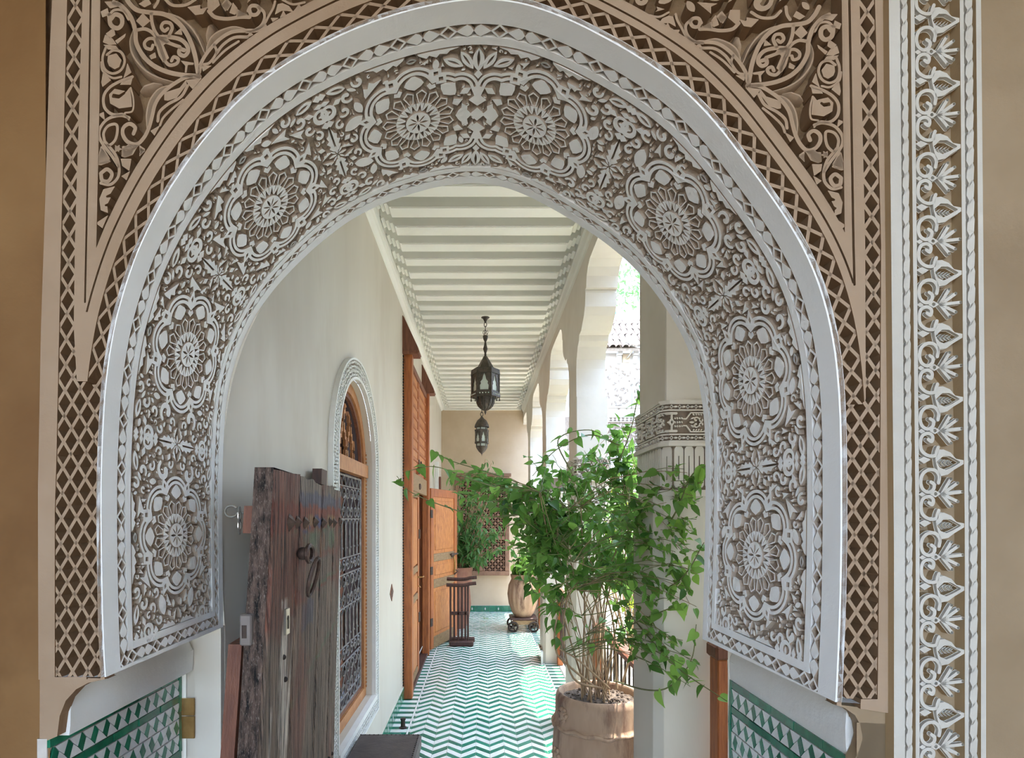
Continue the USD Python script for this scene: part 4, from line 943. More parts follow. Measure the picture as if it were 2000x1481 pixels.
for k in range(len(path)):
    for o in (-.030, -.010, .010, .030):
        c = path[k] + nr[k] * (o + r2.normal(0, .002)); rel.append(lens(c[0], c[1], .019, .009, r2.uniform(0, 180)))
k = YC - .47
while k < YC + .47:
    for z in (.355, .375, .395, .412): rel.append(lens(k, z, .019, .009, r2.uniform(0, 180)))
    k += .0165
rel = unary_union(rel).intersection(border.buffer(-.012))
m = ext(rel, .009, .012); put(bor, 'leaf_relief', on_left(m), 'white_plaster', kind='stuff')
wl_put(w1, 'sill', box(YC - RI - .01, .425, YC + RI + .01, .452), .03, 'white_plaster', x=XL)
# reveal of the opening
loop = np.array(inner_b.exterior.coords); rv = lambda a, b: grid(np.stack([np.c_[np.full(len(loop), XL + a), loop], np.c_[np.full(len(loop), XL + b), loop]], 1))
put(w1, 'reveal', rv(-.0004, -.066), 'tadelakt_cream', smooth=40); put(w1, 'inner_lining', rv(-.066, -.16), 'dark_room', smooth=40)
fr_o, fr_i = inner_b, arch_poly(RI - .055, .45 + .055)
XF = XL - .065
frame = fr_o.difference(fr_i)
f1 = put(w1, 'wooden_frame', on_left(ext(frame, .03), XF), 'wood_window')
fan = fr_i.intersection(box(0, ZS + .03, 9, 3))
wl_put(w1, 'inner_arch_moulding', fr_i.buffer(-.001).difference(fr_i.buffer(-.022)), .018, 'wood_brown', x=XF)
wl_put(w1, 'transom', box(YC - RI + .01, ZS - .045, YC + RI - .01, ZS + .028), .045, 'wood_window', x=XF)
k = 0
for yy in np.arange(.5, ZS + .02, .022):
    for s in (-1, 1): rel = None
beads = cat([bxs(XF + .03, XF + .036, YC + RI - .014, YC + RI - .004, z, z + .013) for z in np.arange(.5, ZS + .3, .022)])
put(f1, 'bead_row', beads, 'wood_window', kind='stuff')
put(w1, 'dark_glass', on_left(ext(fr_i, .004), XL - .15), 'dark_room')  # matte dark sheet, the unlit interior put into its colour
for s, yy in ((-1, YC - .18), (1, YC + .17)): put(w1, 'inner_shutter', bxs(XL - .142, XL - .125, yy - .075, yy + .075, .52, ZS - .05, .004), 'wood_brown')
# stepped lattice of the fanlight
fz = fan.intersection(fr_i.buffer(-.02)).buffer(0)
def zig(c, sg, w=.026):
    pts = []; s = .035
    p = np.array([c, ZS - .2]); out = []
    for q in range(60):
        out.append(tuple(p)); p = p + (np.array([sg * s * .55, 0]) if q % 2 else np.array([0, s]))
    return unary_union([LineString(out[i:i + 2]).buffer(w * .32, cap_style=3) for i in range(len(out) - 1)])
for c in np.arange(YC - 1.1, YC + 1.1, .155):
    for sg in (-1, 1):
        wl_put(w1, 'fanlight_lattice', zig(c, sg).intersection(fz), .016, 'wood_window', x=XF - .03)
# iron grille
gx = XF + .012
def bar(pts, r, nm): put(grille, nm, tube([(gx + (p[2] if len(p) > 2 else 0), p[0], p[1]) for p in pts], r, 5), 'iron')
grille = put(w1, 'grille_frame', cat([tube([(gx, YC - .345, z), (gx, YC + .345, z)], .007, 5) for z in (.53, ZS - .06)] + [tube([(gx, y, .53), (gx, y, ZS - .06)], .007, 5) for y in (YC - .345, YC + .345)]), 'iron')
ya, yb = YC - .34, YC + .34
def spiral(cy, cz, R, a0, turns, sg):
    t = np.linspace(0, turns * 2 * PI, 14); r = R * (1 - .78 * t / t[-1]); return [(cy + sg * r[i] * math.cos(a0 + t[i]), cz + r[i] * math.sin(a0 + t[i])) for i in range(len(t))]
def s_scroll(y0, z0, z1, w, flip):
    H = z1 - z0; a = spiral(y0, z1 - w * .52, w * .5, 0 if flip > 0 else 0, 1.1, flip); b = spiral(y0, z0 + w * .52, w * .5, PI, 1.1, flip)
    up, dn = a[::-1], [(y, z) for y, z in b]
    bar(up + dn, .0042, 'scroll')
z = ZS - .06
seq = [('v', .055), ('s', .17), ('b', .20), ('s2', .085), ('s', .17), ('b', .20), ('s2', .085), ('s', .17), ('v', .06)]
for kind, H in seq:
    z1, z0 = z, max(.53, z - H); n = 8; w = (yb - ya) / n
    bar([(ya, z0), (yb, z0)], .0045, 'cross_bar')
    for k in range(n):
        y = ya + (k + .5) * w
        if kind == 's': s_scroll(y, z0, z1, w * .95, 1 if k % 2 else -1)
        elif kind == 'b':
            bar([(y - w * .4, z0), (y - w * .4, z1 - .03), (y - w * .2, z1 - .008), (y, z1 - .002), (y + w * .2, z1 - .008), (y + w * .4, z1 - .03), (y + w * .4, z0)], .0040, 'arched_bar')
            put(grille, 'collar', T(trimesh.creation.icosphere(1, .0085), lambda V: V + np.array([gx, y - w * .4, z0 + .05])), 'iron')
        elif kind == 's2': bar(spiral(y, (z0 + z1) / 2, w * .44, 0, 1.4, 1 if k % 2 else -1), .0042, 'scroll')
        else: bar([(y - w / 2, z0), (y, z1), (y + w / 2, z0)], .0042, 'zigzag_bar')
    z = z0
    if z <= .532: break

# ---------------------------------------------------------------- tall double door on the left wall
d1 = thing('door_1', 'tall orange wood double door with panelled leaves and a small doorway', 'door', kind='structure')
XD = XL + .012
def rect(parent, nm, y0, y1, z0, z1, x0, x1, mat, bev=.004): return put(parent, nm, bxs(x0, x1, y0, y1, z0, z1, bev), mat)
for yy in (4.65, 6.12): rect(d1, 'jamb_post', yy, yy + .10, 0, 2.86, XL - .002, XL + .075, 'wood_orange', .006)
def panels(parent, y0, y1, z0, z1, n, mat='wood_panel'):
    rail = .028; h = (z1 - z0 - rail) / n
    for k in range(n):
        a, b = z0 + rail + k * h, z0 + (k + 1) * h
        rect(parent, 'panel', y0 + .05, y1 - .05, a, b, XD + .010, XD + .024, mat, .010)
        rect(parent, 'rail', y0 + .045, y1 - .045, b, b + rail, XD + .010, XD + .030, 'wood_orange', .005)
for j, (y0, y1) in enumerate(((4.752, 5.43), (5.44, 6.118))):
    lf = rect(d1, 'upper_leaf', y0, y1, 1.905, 2.84, XL, XD + .012, 'wood_orange')
    rect(lf, 'stile', y0, y0 + .05, 1.905, 2.84, XD, XD + .032, 'wood_orange'); rect(lf, 'stile', y1 - .05, y1, 1.905, 2.84, XD, XD + .032, 'wood_orange')
    panels(lf, y0, y1, 1.93, 2.83, 9)
rect(d1, 'head_rail', 4.75, 6.12, 2.80, 2.85, XD, XD + .04, 'wood_brown')
rect(d1, 'lock_rail', 4.66, 6.12, 1.74, 1.905, XD, XD + .040, 'wood_rail')
lf = rect(d1, 'lower_leaf', 4.752, 5.43, .03, 1.74, XL, XD + .012, 'wood_orange')
rect(lf, 'stile', 4.752, 4.82, .03, 1.74, XD, XD + .032, 'wood_orange'); rect(lf, 'stile', 5.36, 5.43, .03, 1.74, XD, XD + .032, 'wood_orange')
for a, b in ((.10, .72), (.80, .98), (1.06, 1.68)):
    rect(lf, 'panel', 4.83, 5.35, a, b, XD + .008, XD + .026, 'wood_panel', .012)
for a in (.03, .73, .99, 1.69): rect(lf, 'rail', 4.82, 5.36, a, a + .06, XD + .008, XD + .030, 'wood_rail')
rect(d1, 'threshold', 4.66, 6.2, -.002, .028, XL - .1, XD + .05, 'wood_dark')
rect(d1, 'opening_jamb', 5.44, 5.48, .03, 1.74, XL - .05, XD + .03, 'wood_orange')
for s, z in ((5.40, .5), (5.40, 1.3)): rect(d1, 'hinge', s, s + .07, z, z + .09, XD + .03, XD + .04, 'iron_dark', .002)
kn = rect(d1, 'latch_plate', 5.39, 5.45, 1.92, 2.06, XD + .032, XD + .040, 'iron_rust', .002)
put(kn, 'knocker_ring', tube([(XD + .055, 5.42 + .035 * math.sin(a), 2.02 + .05 * math.cos(a) - .03) for a in np.linspace(0, 2 * PI, 16)], .006, 5), 'iron_rust')
put(kn, 'rosette_boss', T(trimesh.creation.icosphere(2, .03), lambda V: V * [.5, 1, 1] + [XD + .045, 5.40, 1.80]), 'iron_rust')
put(d1, 'brass_handle', cat([tube([(XD + .03, 5.33, .94), (XD + .075, 5.33, .94), (XD + .08, 5.40, .94)], .008, 6), tube([(XD + .04, 5.33, .86), (XD + .06, 5.33, .84)], .006, 6)]), 'brass')
for yy in (4.62, 6.09):                                 # pivot brackets above the posts
    prof = [(0, 0), (.132, 0), (.132, .038), (.128, .05), (.012, .30), (0, .315)]
    m = ext(Polygon(prof), .155); br = put(d1, 'pivot_bracket', T(m, lambda V: np.stack([XL + V[:, 0], yy + V[:, 2], 2.85 + V[:, 1]], 1)), 'wood_brown')
    put(br, 'bracket_moulding', bxs(XL, XL + .138, yy - .004, yy + .159, 2.862, 2.876, .003), 'wood_brown')
row = [bxs(XL, XL + .010, 4.632, 4.646, z, z + .012) for z in np.arange(.02, 2.84, .024)]
put(d1, 'nail_row', cat(row), 'iron_dark', kind='stuff')
# the open wicket leaf
hx, hy, ex, ey = -.612, 6.33, -.354, 7.09
ang = math.degrees(math.atan2(ey - hy, ex - hx)); Lw = math.hypot(ex - hx, ey - hy)
lw = thing('door_2', 'orange panelled wicket leaf standing open into the gallery', 'door leaf', kind='structure', loc=(hx, hy, 0), rotz=ang)
def lf2(nm, a, b, z0, z1, t0, t1, mat, bev=.004, parent=None): return put(parent or lw, nm, bxs(a, b, t0, t1, z0, z1, bev), mat)
lf2('stile', 0, .075, .02, 1.835, -.04, 0, 'wood_orange'); lf2('stile', Lw - .09, Lw, .02, 1.835, -.04, 0, 'wood_orange')
for a, b, mt in ((.02, .15, 'wood_rail'), (.70, .80, 'wood_rail'), (1.00, 1.09, 'wood_rail'), (1.74, 1.835, 'wood_orange')): lf2('rail', .076, Lw - .091, a, b, -.038, -.002, mt)
for a, b in ((.15, .70), (.80, 1.00), (1.09, 1.74)):
    p = lf2('panel', .075, Lw - .09, a, b, -.03, -.012, 'wood_panel', .001)
    lf2('raised_field', .115, Lw - .13, a + .035, b - .035, -.038, -.012, 'wood_panel', .012, p)
q = lf2('latch_plate', Lw - .20, Lw - .12, 1.02, 1.07, -.052, -.038, 'iron_rust', .003)
put(q, 'bolt', tube([(Lw - .25, -.055, 1.055), (Lw - .02, -.055, 1.055)], .012, 6), 'iron_rust'); put(q, 'hasp', tube([(Lw - .15, -.058, 1.03), (Lw - .14, -.066, .92), (Lw - .14, -.058, .83)], .012, 6), 'brass')
put(lw, 'handle', tube([(Lw - .09, -.04, .86), (Lw - .06, -.075, .84), (Lw - .09, -.04, .80)], .01, 6), 'iron_rust')
for z in (.28, .86, 1.5): lf2('hinge', -.02, .04, z, z + .09, -.046, -.038, 'iron_dark', .002)

# ---------------------------------------------------------------- old painted door leaning on the wall, and what is behind it
od = thing('old_door', 'weathered old wooden door with faded paint, studs and a ring knocker, leaning on the wall', 'antique door')
cols = {k: np.array(L_(*v)) for k, v in dict(base=(116, 98, 84), red=(128, 74, 58), grey=(132, 120, 108), blue=(66, 76, 108), yellow=(142, 110, 76), green=(96, 110, 84), dark=(64, 50, 46), pale=(190, 178, 164)).items()}
OD_A, OD_B = np.array([-.515, 1.274]), np.array([-.600, 2.207])   # top edge (x, y)
def od_map(s, z, t):
    """s 0..1 across from the near edge, z height, t thickness towards the viewer"""
    s, z, t = np.broadcast_arrays(np.asarray(s, float), np.asarray(z, float), np.asarray(t, float))
    dpt = (1.615 - z)
    base = OD_A + (OD_B - OD_A) * s[..., None]
    d = (OD_B - OD_A) / np.linalg.norm(OD_B - OD_A); n = np.array([-d[1], d[0]]) * -1
    x = base[..., 0] + n[0] * t - .012 * dpt * (1 - s); y = base[..., 1] + n[1] * t - (.118 - .005 * s) * dpt
    return np.stack([x, y, z], -1)
M['old_paint'] = usdkit.material(stage, '/World/Looks/old_paint', {
    'at': ('attribute', {'attribute': 'paint'}), 'g': ('geometry', {}), 'mp': ('mapping', {'scale': (40, 75, 1.7)}), 'n': ('noise_texture', {'scale': 2.2, 'detail': 8, 'roughness': .7}),
    'mr': ('map_range', {'from_min': .40, 'from_max': .60, 'to_min': .24, 'to_max': 1.75, 'clamp': False}), 'mx': ('mix', {'mix_type': 'multiply', 'fac': 1.0}), 'n2': ('noise_texture', {'scale': 14, 'detail': 5}), 'm2': ('map_range', {'from_min': .60, 'from_max': .66, 'clamp': True}), 'x2': ('mix', {'color2': L_(168, 158, 146)}), 'f2': ('math', {'math_type': 'multiply', 'value2': .55}),
    'b': ('bump', {'distance': .009, 'strength': 1.0}), 'p': ('principled_bsdf', {'roughness': .72})},
    [('g.position', 'mp.vector'), ('mp.vector', 'n.vector'), ('n.fac', 'mr.value'), ('at.color', 'mx.color1'), ('mr.result', 'mx.color2'), ('mp.vector', 'n2.vector'), ('n2.fac', 'm2.value'), ('m2.result', 'f2.value1'), ('f2.value', 'x2.fac'), ('mx.color', 'x2.color1'), ('x2.color', 'p.base_color'), ('n.fac', 'b.height'), ('b.normal', 'p.normal')], surface='p.BSDF')
def paint_at(s, z):
    c = np.repeat(cols['base'][None], len(s), 0)
    def band(mask, k, a=1.0): c[mask] = c[mask] * (1 - a) + cols[k] * a
    wob = .012 * np.sin(s * 23) + .008 * np.sin(s * 57 + z * 9)
    h = np.interp(z + wob * .4, [.4, 1.0, 1.245, 1.285, 1.385, 1.465, 1.475, 1.505, 1.535, 1.615], [.05, .50, .90, 1.03, 1.19, 1.31, 1.345, 1.39, 1.475, 1.615])
    band((h > 1.50), 'grey', .8); band((h > 1.475) & (h < 1.545) & (s > .28), 'blue', .5)
    band((h > 1.40) & (h < 1.475), 'red'); band((h > 1.335) & (h < 1.40), 'red', .9); band((s < .26) & (h > .9), 'red', .55)
    for a, b, k in ((.34, .47, 'yellow'), (.48, .62, 'blue'), (.70, .86, 'yellow')): band((h > 1.345) & (h < 1.39) & (s > a) & (s < b), k, .85)
    band((h > 1.30) & (h < 1.335), 'red'); 
    for a, b, k in ((.20, .27, 'green'), (.28, .42, 'blue'), (.62, .86, 'green')): band((h > 1.305) & (h < 1.33) & (s > a) & (s < b), k, .8)
    for a, k in ((.30, 'red'), (.46, 'green'), (.62, 'red'), (.80, 'green')):
        band(((s - a) / .06) ** 2 + ((h - 1.25) / .045) ** 2 < 1, k, .7)
    band((h > 1.17) & (h < 1.205) & (s > .28), 'red', .55); band((h > 1.20) & (h < 1.32), 'green', .25)
    for a, k in ((.28, 'red'), (.44, 'green'), (.60, 'red'), (.85, 'red')): band(((s - a) / .055) ** 2 + ((h - 1.03) / .035) ** 2 < 1, k, .7)
    st = h - (1.0 + .06 * (s - .4)); band((np.abs(st) < .014) & (s > .28), 'red', .6); band((np.abs(st - .03) < .010) & (s > .4), 'green', .7)
    band((s > .36) & (s < .52) & (h > .80) & (h < .94), 'blue', .4)
    st = h - (.50 + .25 * (s - .2)); band((np.abs(st) < .014) & (s > .12), 'green', .6)
    nz = meshkit.fbm(np.c_[s * 16, z * 2.4, 0 * s], 5, 3); nz2 = meshkit.fbm(np.c_[s * 5, z * 3, 0 * s + 7], 4, 9)
    wear = np.clip((nz - .52) * 6, 0, 1) * np.clip((1.42 - z) * 2.2 + .25, 0, .95); c = c * (1 - wear[:, None]) + cols['base'] * 1.05 * wear[:, None]
    d = np.clip((nz2 - .55) * 5, 0, .6); c = c * (1 - d[:, None]) + (cols['red'] * .75) * d[:, None]
    pal = np.clip((meshkit.fbm(np.c_[s * 40, z * 5, 0 * s + 3], 4, 4) - .58) * 9, 0, 1) * (np.abs(s - .16) < .09) * (z < 1.3); c = c * (1 - pal[:, None]) + cols['pale'] * pal[:, None]
    return c
def plank(nm, s0, s1, z0, z1, t0, t1, parent, ns=22, nz=150):
    S, Z = np.meshgrid(np.linspace(s0, s1, ns), np.linspace(z0, z1, nz), indexing='ij'); nzv = meshkit.fbm(np.stack([S * 60, Z * 3, 0 * S], -1), 4, 2)
    edge = np.clip(np.minimum(S - s0, s1 - S) / .008, 0, 1); topn = .012 * (meshkit.noise(np.stack([S * 14, 0 * S, 0 * S], -1), 3) - .5) * (Z > z1 - .001)
    front = od_map(S, Z + topn, t1 - .008 * (1 - edge) - .006 * (1 - nzv)); mf = grid(front[::-1]); col = paint_at(S[::-1].ravel(), Z[::-1].ravel())
    back = od_map(np.array([s0, s1, s1, s0]), np.array([z0, z0, z1, z1]), t0); bf = [od_map(s0, z0, t1 - .008), od_map(s1, z0, t1 - .008), od_map(s1, z1, t1 - .008), od_map(s0, z1, t1 - .008)]
    V = np.vstack([back, bf]); F = [[0, 3, 2], [0, 2, 1], [0, 1, 5], [0, 5, 4], [1, 2, 6], [1, 6, 5], [2, 3, 7], [2, 7, 6], [3, 0, 4], [3, 4, 7]]
    mm = cat([mf, trimesh.Trimesh(V, F, process=False)]); C = np.vstack([col, np.repeat((cols['base'] * .40 + cols['dark'] * .6)[None], 8, 0)])
    p = put(parent, nm, mm, 'old_paint', smooth=False)
    pv = UsdGeom.PrimvarsAPI(stage.GetPrimAtPath(p)).CreatePrimvar('paint', Sdf.ValueTypeNames.Color3fArray, 'vertex'); pv.Set(Vt.Vec3fArray.FromNumpy(C.astype(np.float32)))
for a, b, zt in ((0, .262, 1.615), (.268, .60, 1.61), (.606, .835, 1.61), (.84, 1.0, 1.605)): plank('plank', a, b, .03, zt, 0, .05, od)
for k, s in enumerate((.15, .235, .335, .475, .615, .74, .83, .965)):
    c = od_map(s, 1.490 - .006 * s + .003 * math.sin(k * 3), .048); r_ = .016 if k else .020; put(od, 'stud', trimesh.convex.convex_hull(np.array([(0, -r_, -r_ * .2), (0, r_, -r_ * .2), (0, 0, r_ * 1.1), (0, 0, -r_ * 1.2), (r_ * .9, 0, 0), (.004, r_ * .7, r_ * .7), (.004, -r_ * .7, r_ * .7)]) + c), 'iron_rust')
for s, z in ((.19, 1.10), (.16, 1.16), (.95, .64), (.88, .65)):
    c = od_map(s, z, .048); put(od, 'nail', T(trimesh.creation.icosphere(1, .007), lambda V: V + c), 'iron_dark')
kc = od_map(.27, 1.405, .06)
kp = put(od, 'knocker_boss', T(trimesh.creation.icosphere(2, .016), lambda V: V * [1, 1.1, 1.1] + kc), 'iron_rust')
put(kp, 'eye_ring', tube([(kc[0] + .018, kc[1] + .026 * math.cos(a), kc[2] + .022 * math.sin(a)) for a in np.linspace(0, 2 * PI, 18)], .0065, 6), 'iron_rust')
put(kp, 'pull_ring', tube([(kc[0] + .03 + .012 * math.cos(a), kc[1] - .005 + .030 * math.sin(a), kc[2] - .062 + .050 * math.cos(a)) for a in np.linspace(0, 2 * PI, 26)], .0055, 6), 'iron_rust')
c = od_map(.165, 1.245, .05); kh = put(od, 'keyhole_plate', bxs(c[0] - .003, c[0] + .004, c[1] - .013, c[1] + .013, c[2] - .032, c[2] + .032, .001), 'steel')
put(kh, 'keyhole', cat([bxs(c[0] + .003, c[0] + .0055, c[1] - .004, c[1] + .004, c[2] - .018, c[2] + .004), T(trimesh.creation.icosphere(1, .007), lambda V: V * [.3, 1, 1] + [c[0] + .004, c[1], c[2] + .008])]), 'iron_dark')
lc = od_map(.0, 1.257, .02); lk = put(od, 'lock_case', bxs(lc[0] - .028, lc[0] - .002, lc[1] - .012, lc[1] + .05, lc[2] - .035, lc[2] + .033, .003), 'grey_metal')
put(lk, 'bolt_slot', bxs(lc[0] - .022, lc[0] - .012, lc[1] - .0135, lc[1] - .011, lc[2] - .018, lc[2] + .010), 'iron_dark')
ob = thing('timber_board', 'dark brown timber board standing behind the old leaning door', 'board')
def slab4(nm, a, b, z0, z1, x_off, th, parent, mat, lean_=.10):
    P = []
    for z in (z0, z1):
        for s, t in ((a, 0), (b, 0), (b, th), (a, th)):
            q = od_map(s, z, 0); P.append((q[0] - x_off + t , q[1] - (lean_ - .118) * (1.615 - z), z))
    put(parent, nm, trimesh.convex.convex_hull(np.array(P)), mat)
slab4('board', .885, 1.0, .02, 1.685, .045, .035, ob, 'wood_dark')
slab4('board', .03, .86, .02, 1.22, .040, .030, ob, 'wood_brown', .14)
slab4('batten', .035, .60, 1.465, 1.528, .030, .028, ob, 'wood_brown')
hk = thing('hook_and_chain', 'small steel wall hook with a short chain left of the old door', 'hook')
hc = pt(452, 999, 1.40)
put(hk, 'hook', tube([hc + np.array([.012 * math.cos(a) * 1.3, 0, .014 * math.sin(a)]) for a in np.linspace(.6, 2 * PI - .3, 16)] + [hc + np.array([.03, 0, -.004]), hc + np.array([.04, .02, .004])], .0028, 6), 'steel')
for k in range(5):
    c = pt(468, 998 + k * 9.5, 1.385); put(hk, 'chain_link', tube([c + np.array([.004 * math.cos(a) if k % 2 else .0, .004 * math.cos(a) if not k % 2 else 0, .0095 * math.sin(a)]) for a in np.linspace(0, 2 * PI, 12)], .0022, 5), 'steel')

# ---------------------------------------------------------------- chest, doorstop, wall vent
ch = thing('leather_chest', 'dark studded leather chest below the arched window', 'chest', loc=(-.470, 2.44, 0))
put(ch, 'body', bxs(-.145, .155, -.33, .40, .03, .33, .012), 'leather'); put(ch, 'lid', bxs(-.150, .163, -.337, .407, .335, .41, .010), 'leather')
for y in np.arange(-.32, .40, .022): put(ch, 'edge_nail', T(trimesh.creation.icosphere(1, .0045), lambda V: V * [1, 1, .6] + [.150, y, .4105]), 'iron_dark')
for x in np.arange(-.14, .15, .022): put(ch, 'edge_nail', T(trimesh.creation.icosphere(1, .0045), lambda V: V * [1, 1, .6] + [x, .390, .4105]), 'iron_dark')
for x, y in ((-.12, -.3), (.12, -.3), (-.12, .38), (.12, .38)): put(ch, 'foot', bxs(x - .02, x + .02, y - .02, y + .02, 0, .03), 'wood_dark')
ds = thing('doorstop', 'small dark metal doorstop on the striped floor border', 'doorstop', loc=(-.566, 4.02, 0))
put(ds, 'post', lathe([(0, 0), (.028, 0), (.028, .006), (.016, .012), (.015, .055), (.019, .06), (.019, .07), (0, .072)], 14), 'iron_dark', smooth=40)
vt = thing('wall_plaque', 'small brown diamond plaque on the cream wall between window and door', 'plaque')
put(vt, 'plate', on_left(ext(dia(4.06, .962, .075, .062), .004)), 'wood_brown'); put(vt, 'inlay', on_left(ext(dia(4.06, .962, .04, .033), .006)), 'wood_dark')

# ---------------------------------------------------------------- hanging lanterns
def prism(r0, r1, z0, z1, n, rot=0.0):
    a = np.arange(n) * 2 * PI / n + rot; V = np.vstack([np.c_[r0 * np.cos(a), r0 * np.sin(a), np.full(n, z0)], np.c_[r1 * np.cos(a), r1 * np.sin(a), np.full(n, z1)]])
    F = [[k, (k + 1) % n, n + (k + 1) % n] for k in range(n)] + [[k, n + (k + 1) % n, n + k] for k in range(n)] + [[0, k + 1, k] for k in range(1, n - 1)] + [[n, n + k, n + k + 1] for k in range(1, n - 1)]
    return trimesh.Trimesh(V, F, process=False)
def chain_links(parent, x, y, z0, z1, r, mat):
    n = max(2, int((z1 - z0) / (r * 2.6)))
    for k in range(n):
        z = z0 + (k + .5) * (z1 - z0) / n; h = (z1 - z0) / n * .62
        put(parent, 'chain_link', tube([(x + (r * math.cos(a) if k % 2 else 0), y + (0 if k % 2 else r * math.cos(a)), z + h * math.sin(a)) for a in np.linspace(0, 2 * PI, 12)], r * .28, 5), mat)
def glazed_face(parent, r, z0, z1, n, rot, shape, mat, nm):
    """walls of a prism with a shaped opening in every face, and a milky pane behind each"""
    ap = r * math.cos(PI / n); w = 2 * r * math.sin(PI / n); H = z1 - z0
    for k in range(n):
        a = rot + (k + .5) * 2 * PI / n; nrm, tan = np.array([math.cos(a), math.sin(a)]), np.array([-math.sin(a), math.cos(a)])
        hole = affinity.scale(shape, w, H, origin=(0, 0)); face = box(-w / 2, 0, w / 2, H)
        f = lambda o: (lambda V: np.stack([nrm[0] * (ap + V[:, 2] - o) + tan[0] * V[:, 0], nrm[1] * (ap + V[:, 2] - o) + tan[1] * V[:, 0], z0 + V[:, 1]], 1))
        q = put(parent, nm, T(ext(face.difference(hole), .006), f(.006)), mat)
        put(q, 'milk_glass_pane', T(ext(hole.buffer(.004), .002), f(.010)), 'lantern_glass')
ogee = Polygon([(-.30, .06), (.30, .06), (.32, .30), (.24, .40), (.28, .50), (.14, .62), (.09, .80), (0, .97), (-.09, .80), (-.14, .62), (-.28, .50), (-.24, .40), (-.32, .30)])
LY = 4.83; lx, _, _ = pt(948, 700, LY)
zz = lambda y, Y: EYE - (y - CY) * Y / FPX
la = thing('hanging_lantern', 'large dark metal lantern with milky glass panes and pierced dome hanging nearest', 'lantern', loc=(lx, LY, 0))
Z = lambda y: zz(y, LY)
put(la, 'ceiling_cup', lathe([(.006, Z(631)), (.010, Z(628)), (.034, Z(617)), (.036, CZ - .002), (0, CZ)], 20), 'lantern_metal', smooth=40)
chain_links(la, 0, 0, Z(646), Z(630), .011, 'lantern_metal')
for k in range(3):
    a = k * 2 * PI / 3 + .4; chain_links(la, .016 * math.cos(a), .016 * math.sin(a), Z(658), Z(646), .007, 'lantern_metal')
put(la, 'stem', lathe([(0, Z(697)), (.010, Z(696)), (.008, Z(690)), (.020, Z(682)), (.012, Z(675)), (.007, Z(668)), (.016, Z(664)), (.022, Z(658)), (.02, Z(656)), (0, Z(655))], 16), 'lantern_metal', smooth=40)
R = .122; n6 = 6; rot = -.10
put(la, 'pyramid_roof', prism(R * .66, R * .12, Z(722), Z(696), n6, rot), 'lantern_metal')
rf = put(la, 'roof_collar', cat([prism(R * 1.04, R * 1.0, Z(733), Z(723), n6, rot), prism(R * 1.0, R * .66, Z(723), Z(721), n6, rot)]), 'lantern_metal')
glazed_face(la, R * .96, Z(768), Z(733), n6, rot, ogee, 'lantern_metal', 'side_panel')
for k in range(n6):
    a = rot + k * 2 * PI / n6; put(la, 'corner_post', tube([(R * .97 * math.cos(a), R * .97 * math.sin(a), Z(768)), (R * .97 * math.cos(a), R * .97 * math.sin(a), Z(733))], .006, 6), 'lantern_metal')
    for o in (0, .5):
        b = a + o * 2 * PI / n6; rr = R * (1.0 if o == 0 else .88)
        put(la, 'pendant_drop', tube([(rr * math.cos(b), rr * math.sin(b), Z(777)), (rr * math.cos(b), rr * math.sin(b), Z(784 if o == 0 else 781))], [.002, .007], 6), 'lantern_metal')
rimg = put(la, 'pierced_rim', prism(R * 1.06, R * 1.02, Z(777), Z(768), n6, rot), 'lantern_metal')
for k in range(n6):
    a = rot + (k + .5) * 2 * PI / n6; ap = R * 1.035 * math.cos(PI / 6); tan = np.array([-math.sin(a), math.cos(a)])
    for q in (-.6, -.2, .2, .6): put(rimg, 'cut_out', T(trimesh.creation.icosphere(1, .006), lambda V: V + [ap * math.cos(a) + tan[0] * q * R * .5, ap * math.sin(a) + tan[1] * q * R * .5, Z(772.5)]), 'lantern_glass')
put(la, 'pierced_dome', lathe([(.006, Z(802)), (.035, Z(799)), (.060, Z(794)), (.072, Z(787)), (.074, Z(777))], 24), 'lantern_metal', smooth=50)
for k in range(12):
    a = k * PI / 6; put(la, 'dome_rib', tube([(r * math.cos(a), r * math.sin(a), Z(y)) for r, y in ((.010, 802), (.038, 799), (.062, 794), (.075, 787), (.077, 777))], .0032, 4), 'lantern_metal')
put(la, 'finial', lathe([(0, Z(811)), (.007, Z(807)), (.010, Z(804)), (0, Z(801))], 10), 'lantern_metal', smooth=40)
LY2 = 7.0; lx2 = (941 - CX) * LY2 / FPX; Z = lambda y: zz(y, LY2)
lb = thing('hanging_lantern', 'smaller narrow dark metal lantern with milky glass hanging farther back', 'lantern', loc=(lx2, LY2, 0))
put(lb, 'ceiling_cup', lathe([(.006, CZ - .06), (.034, CZ - .02), (.036, CZ - .002), (0, CZ)], 16), 'lantern_metal', smooth=40)
chain_links(lb, 0, 0, Z(820), CZ - .05, .016, 'lantern_metal')
put(lb, 'dome_cap', lathe([(.092, Z(835)), (.085, Z(830)), (.060, Z(822)), (.030, Z(818)), (.010, Z(814)), (0, Z(812))], 20), 'lantern_metal', smooth=50)
rot = .3; big = Polygon([(-.34, .18), (0, .06), (.34, .18), (.34, .78), (0, .95), (-.34, .78)])
glazed_face(lb, .088, Z(866), Z(841), 6, rot, affinity.scale(ogee, .9, .9, origin=(0, .5)), 'lantern_metal', 'side_panel')
for z0, z1, r0, r1 in ((841, 835, .088, .070), (873, 866, .068, .088)): glazed_face(lb, min(r0, r1) + .006, Z(z0), Z(z1), 6, rot, box(-.4, .1, .4, .9), 'lantern_metal', 'glazed_neck')
put(lb, 'rim', prism(.092, .092, Z(843), Z(840), 6, rot), 'lantern_metal'); put(lb, 'rim', prism(.092, .092, Z(867), Z(864), 6, rot), 'lantern_metal')
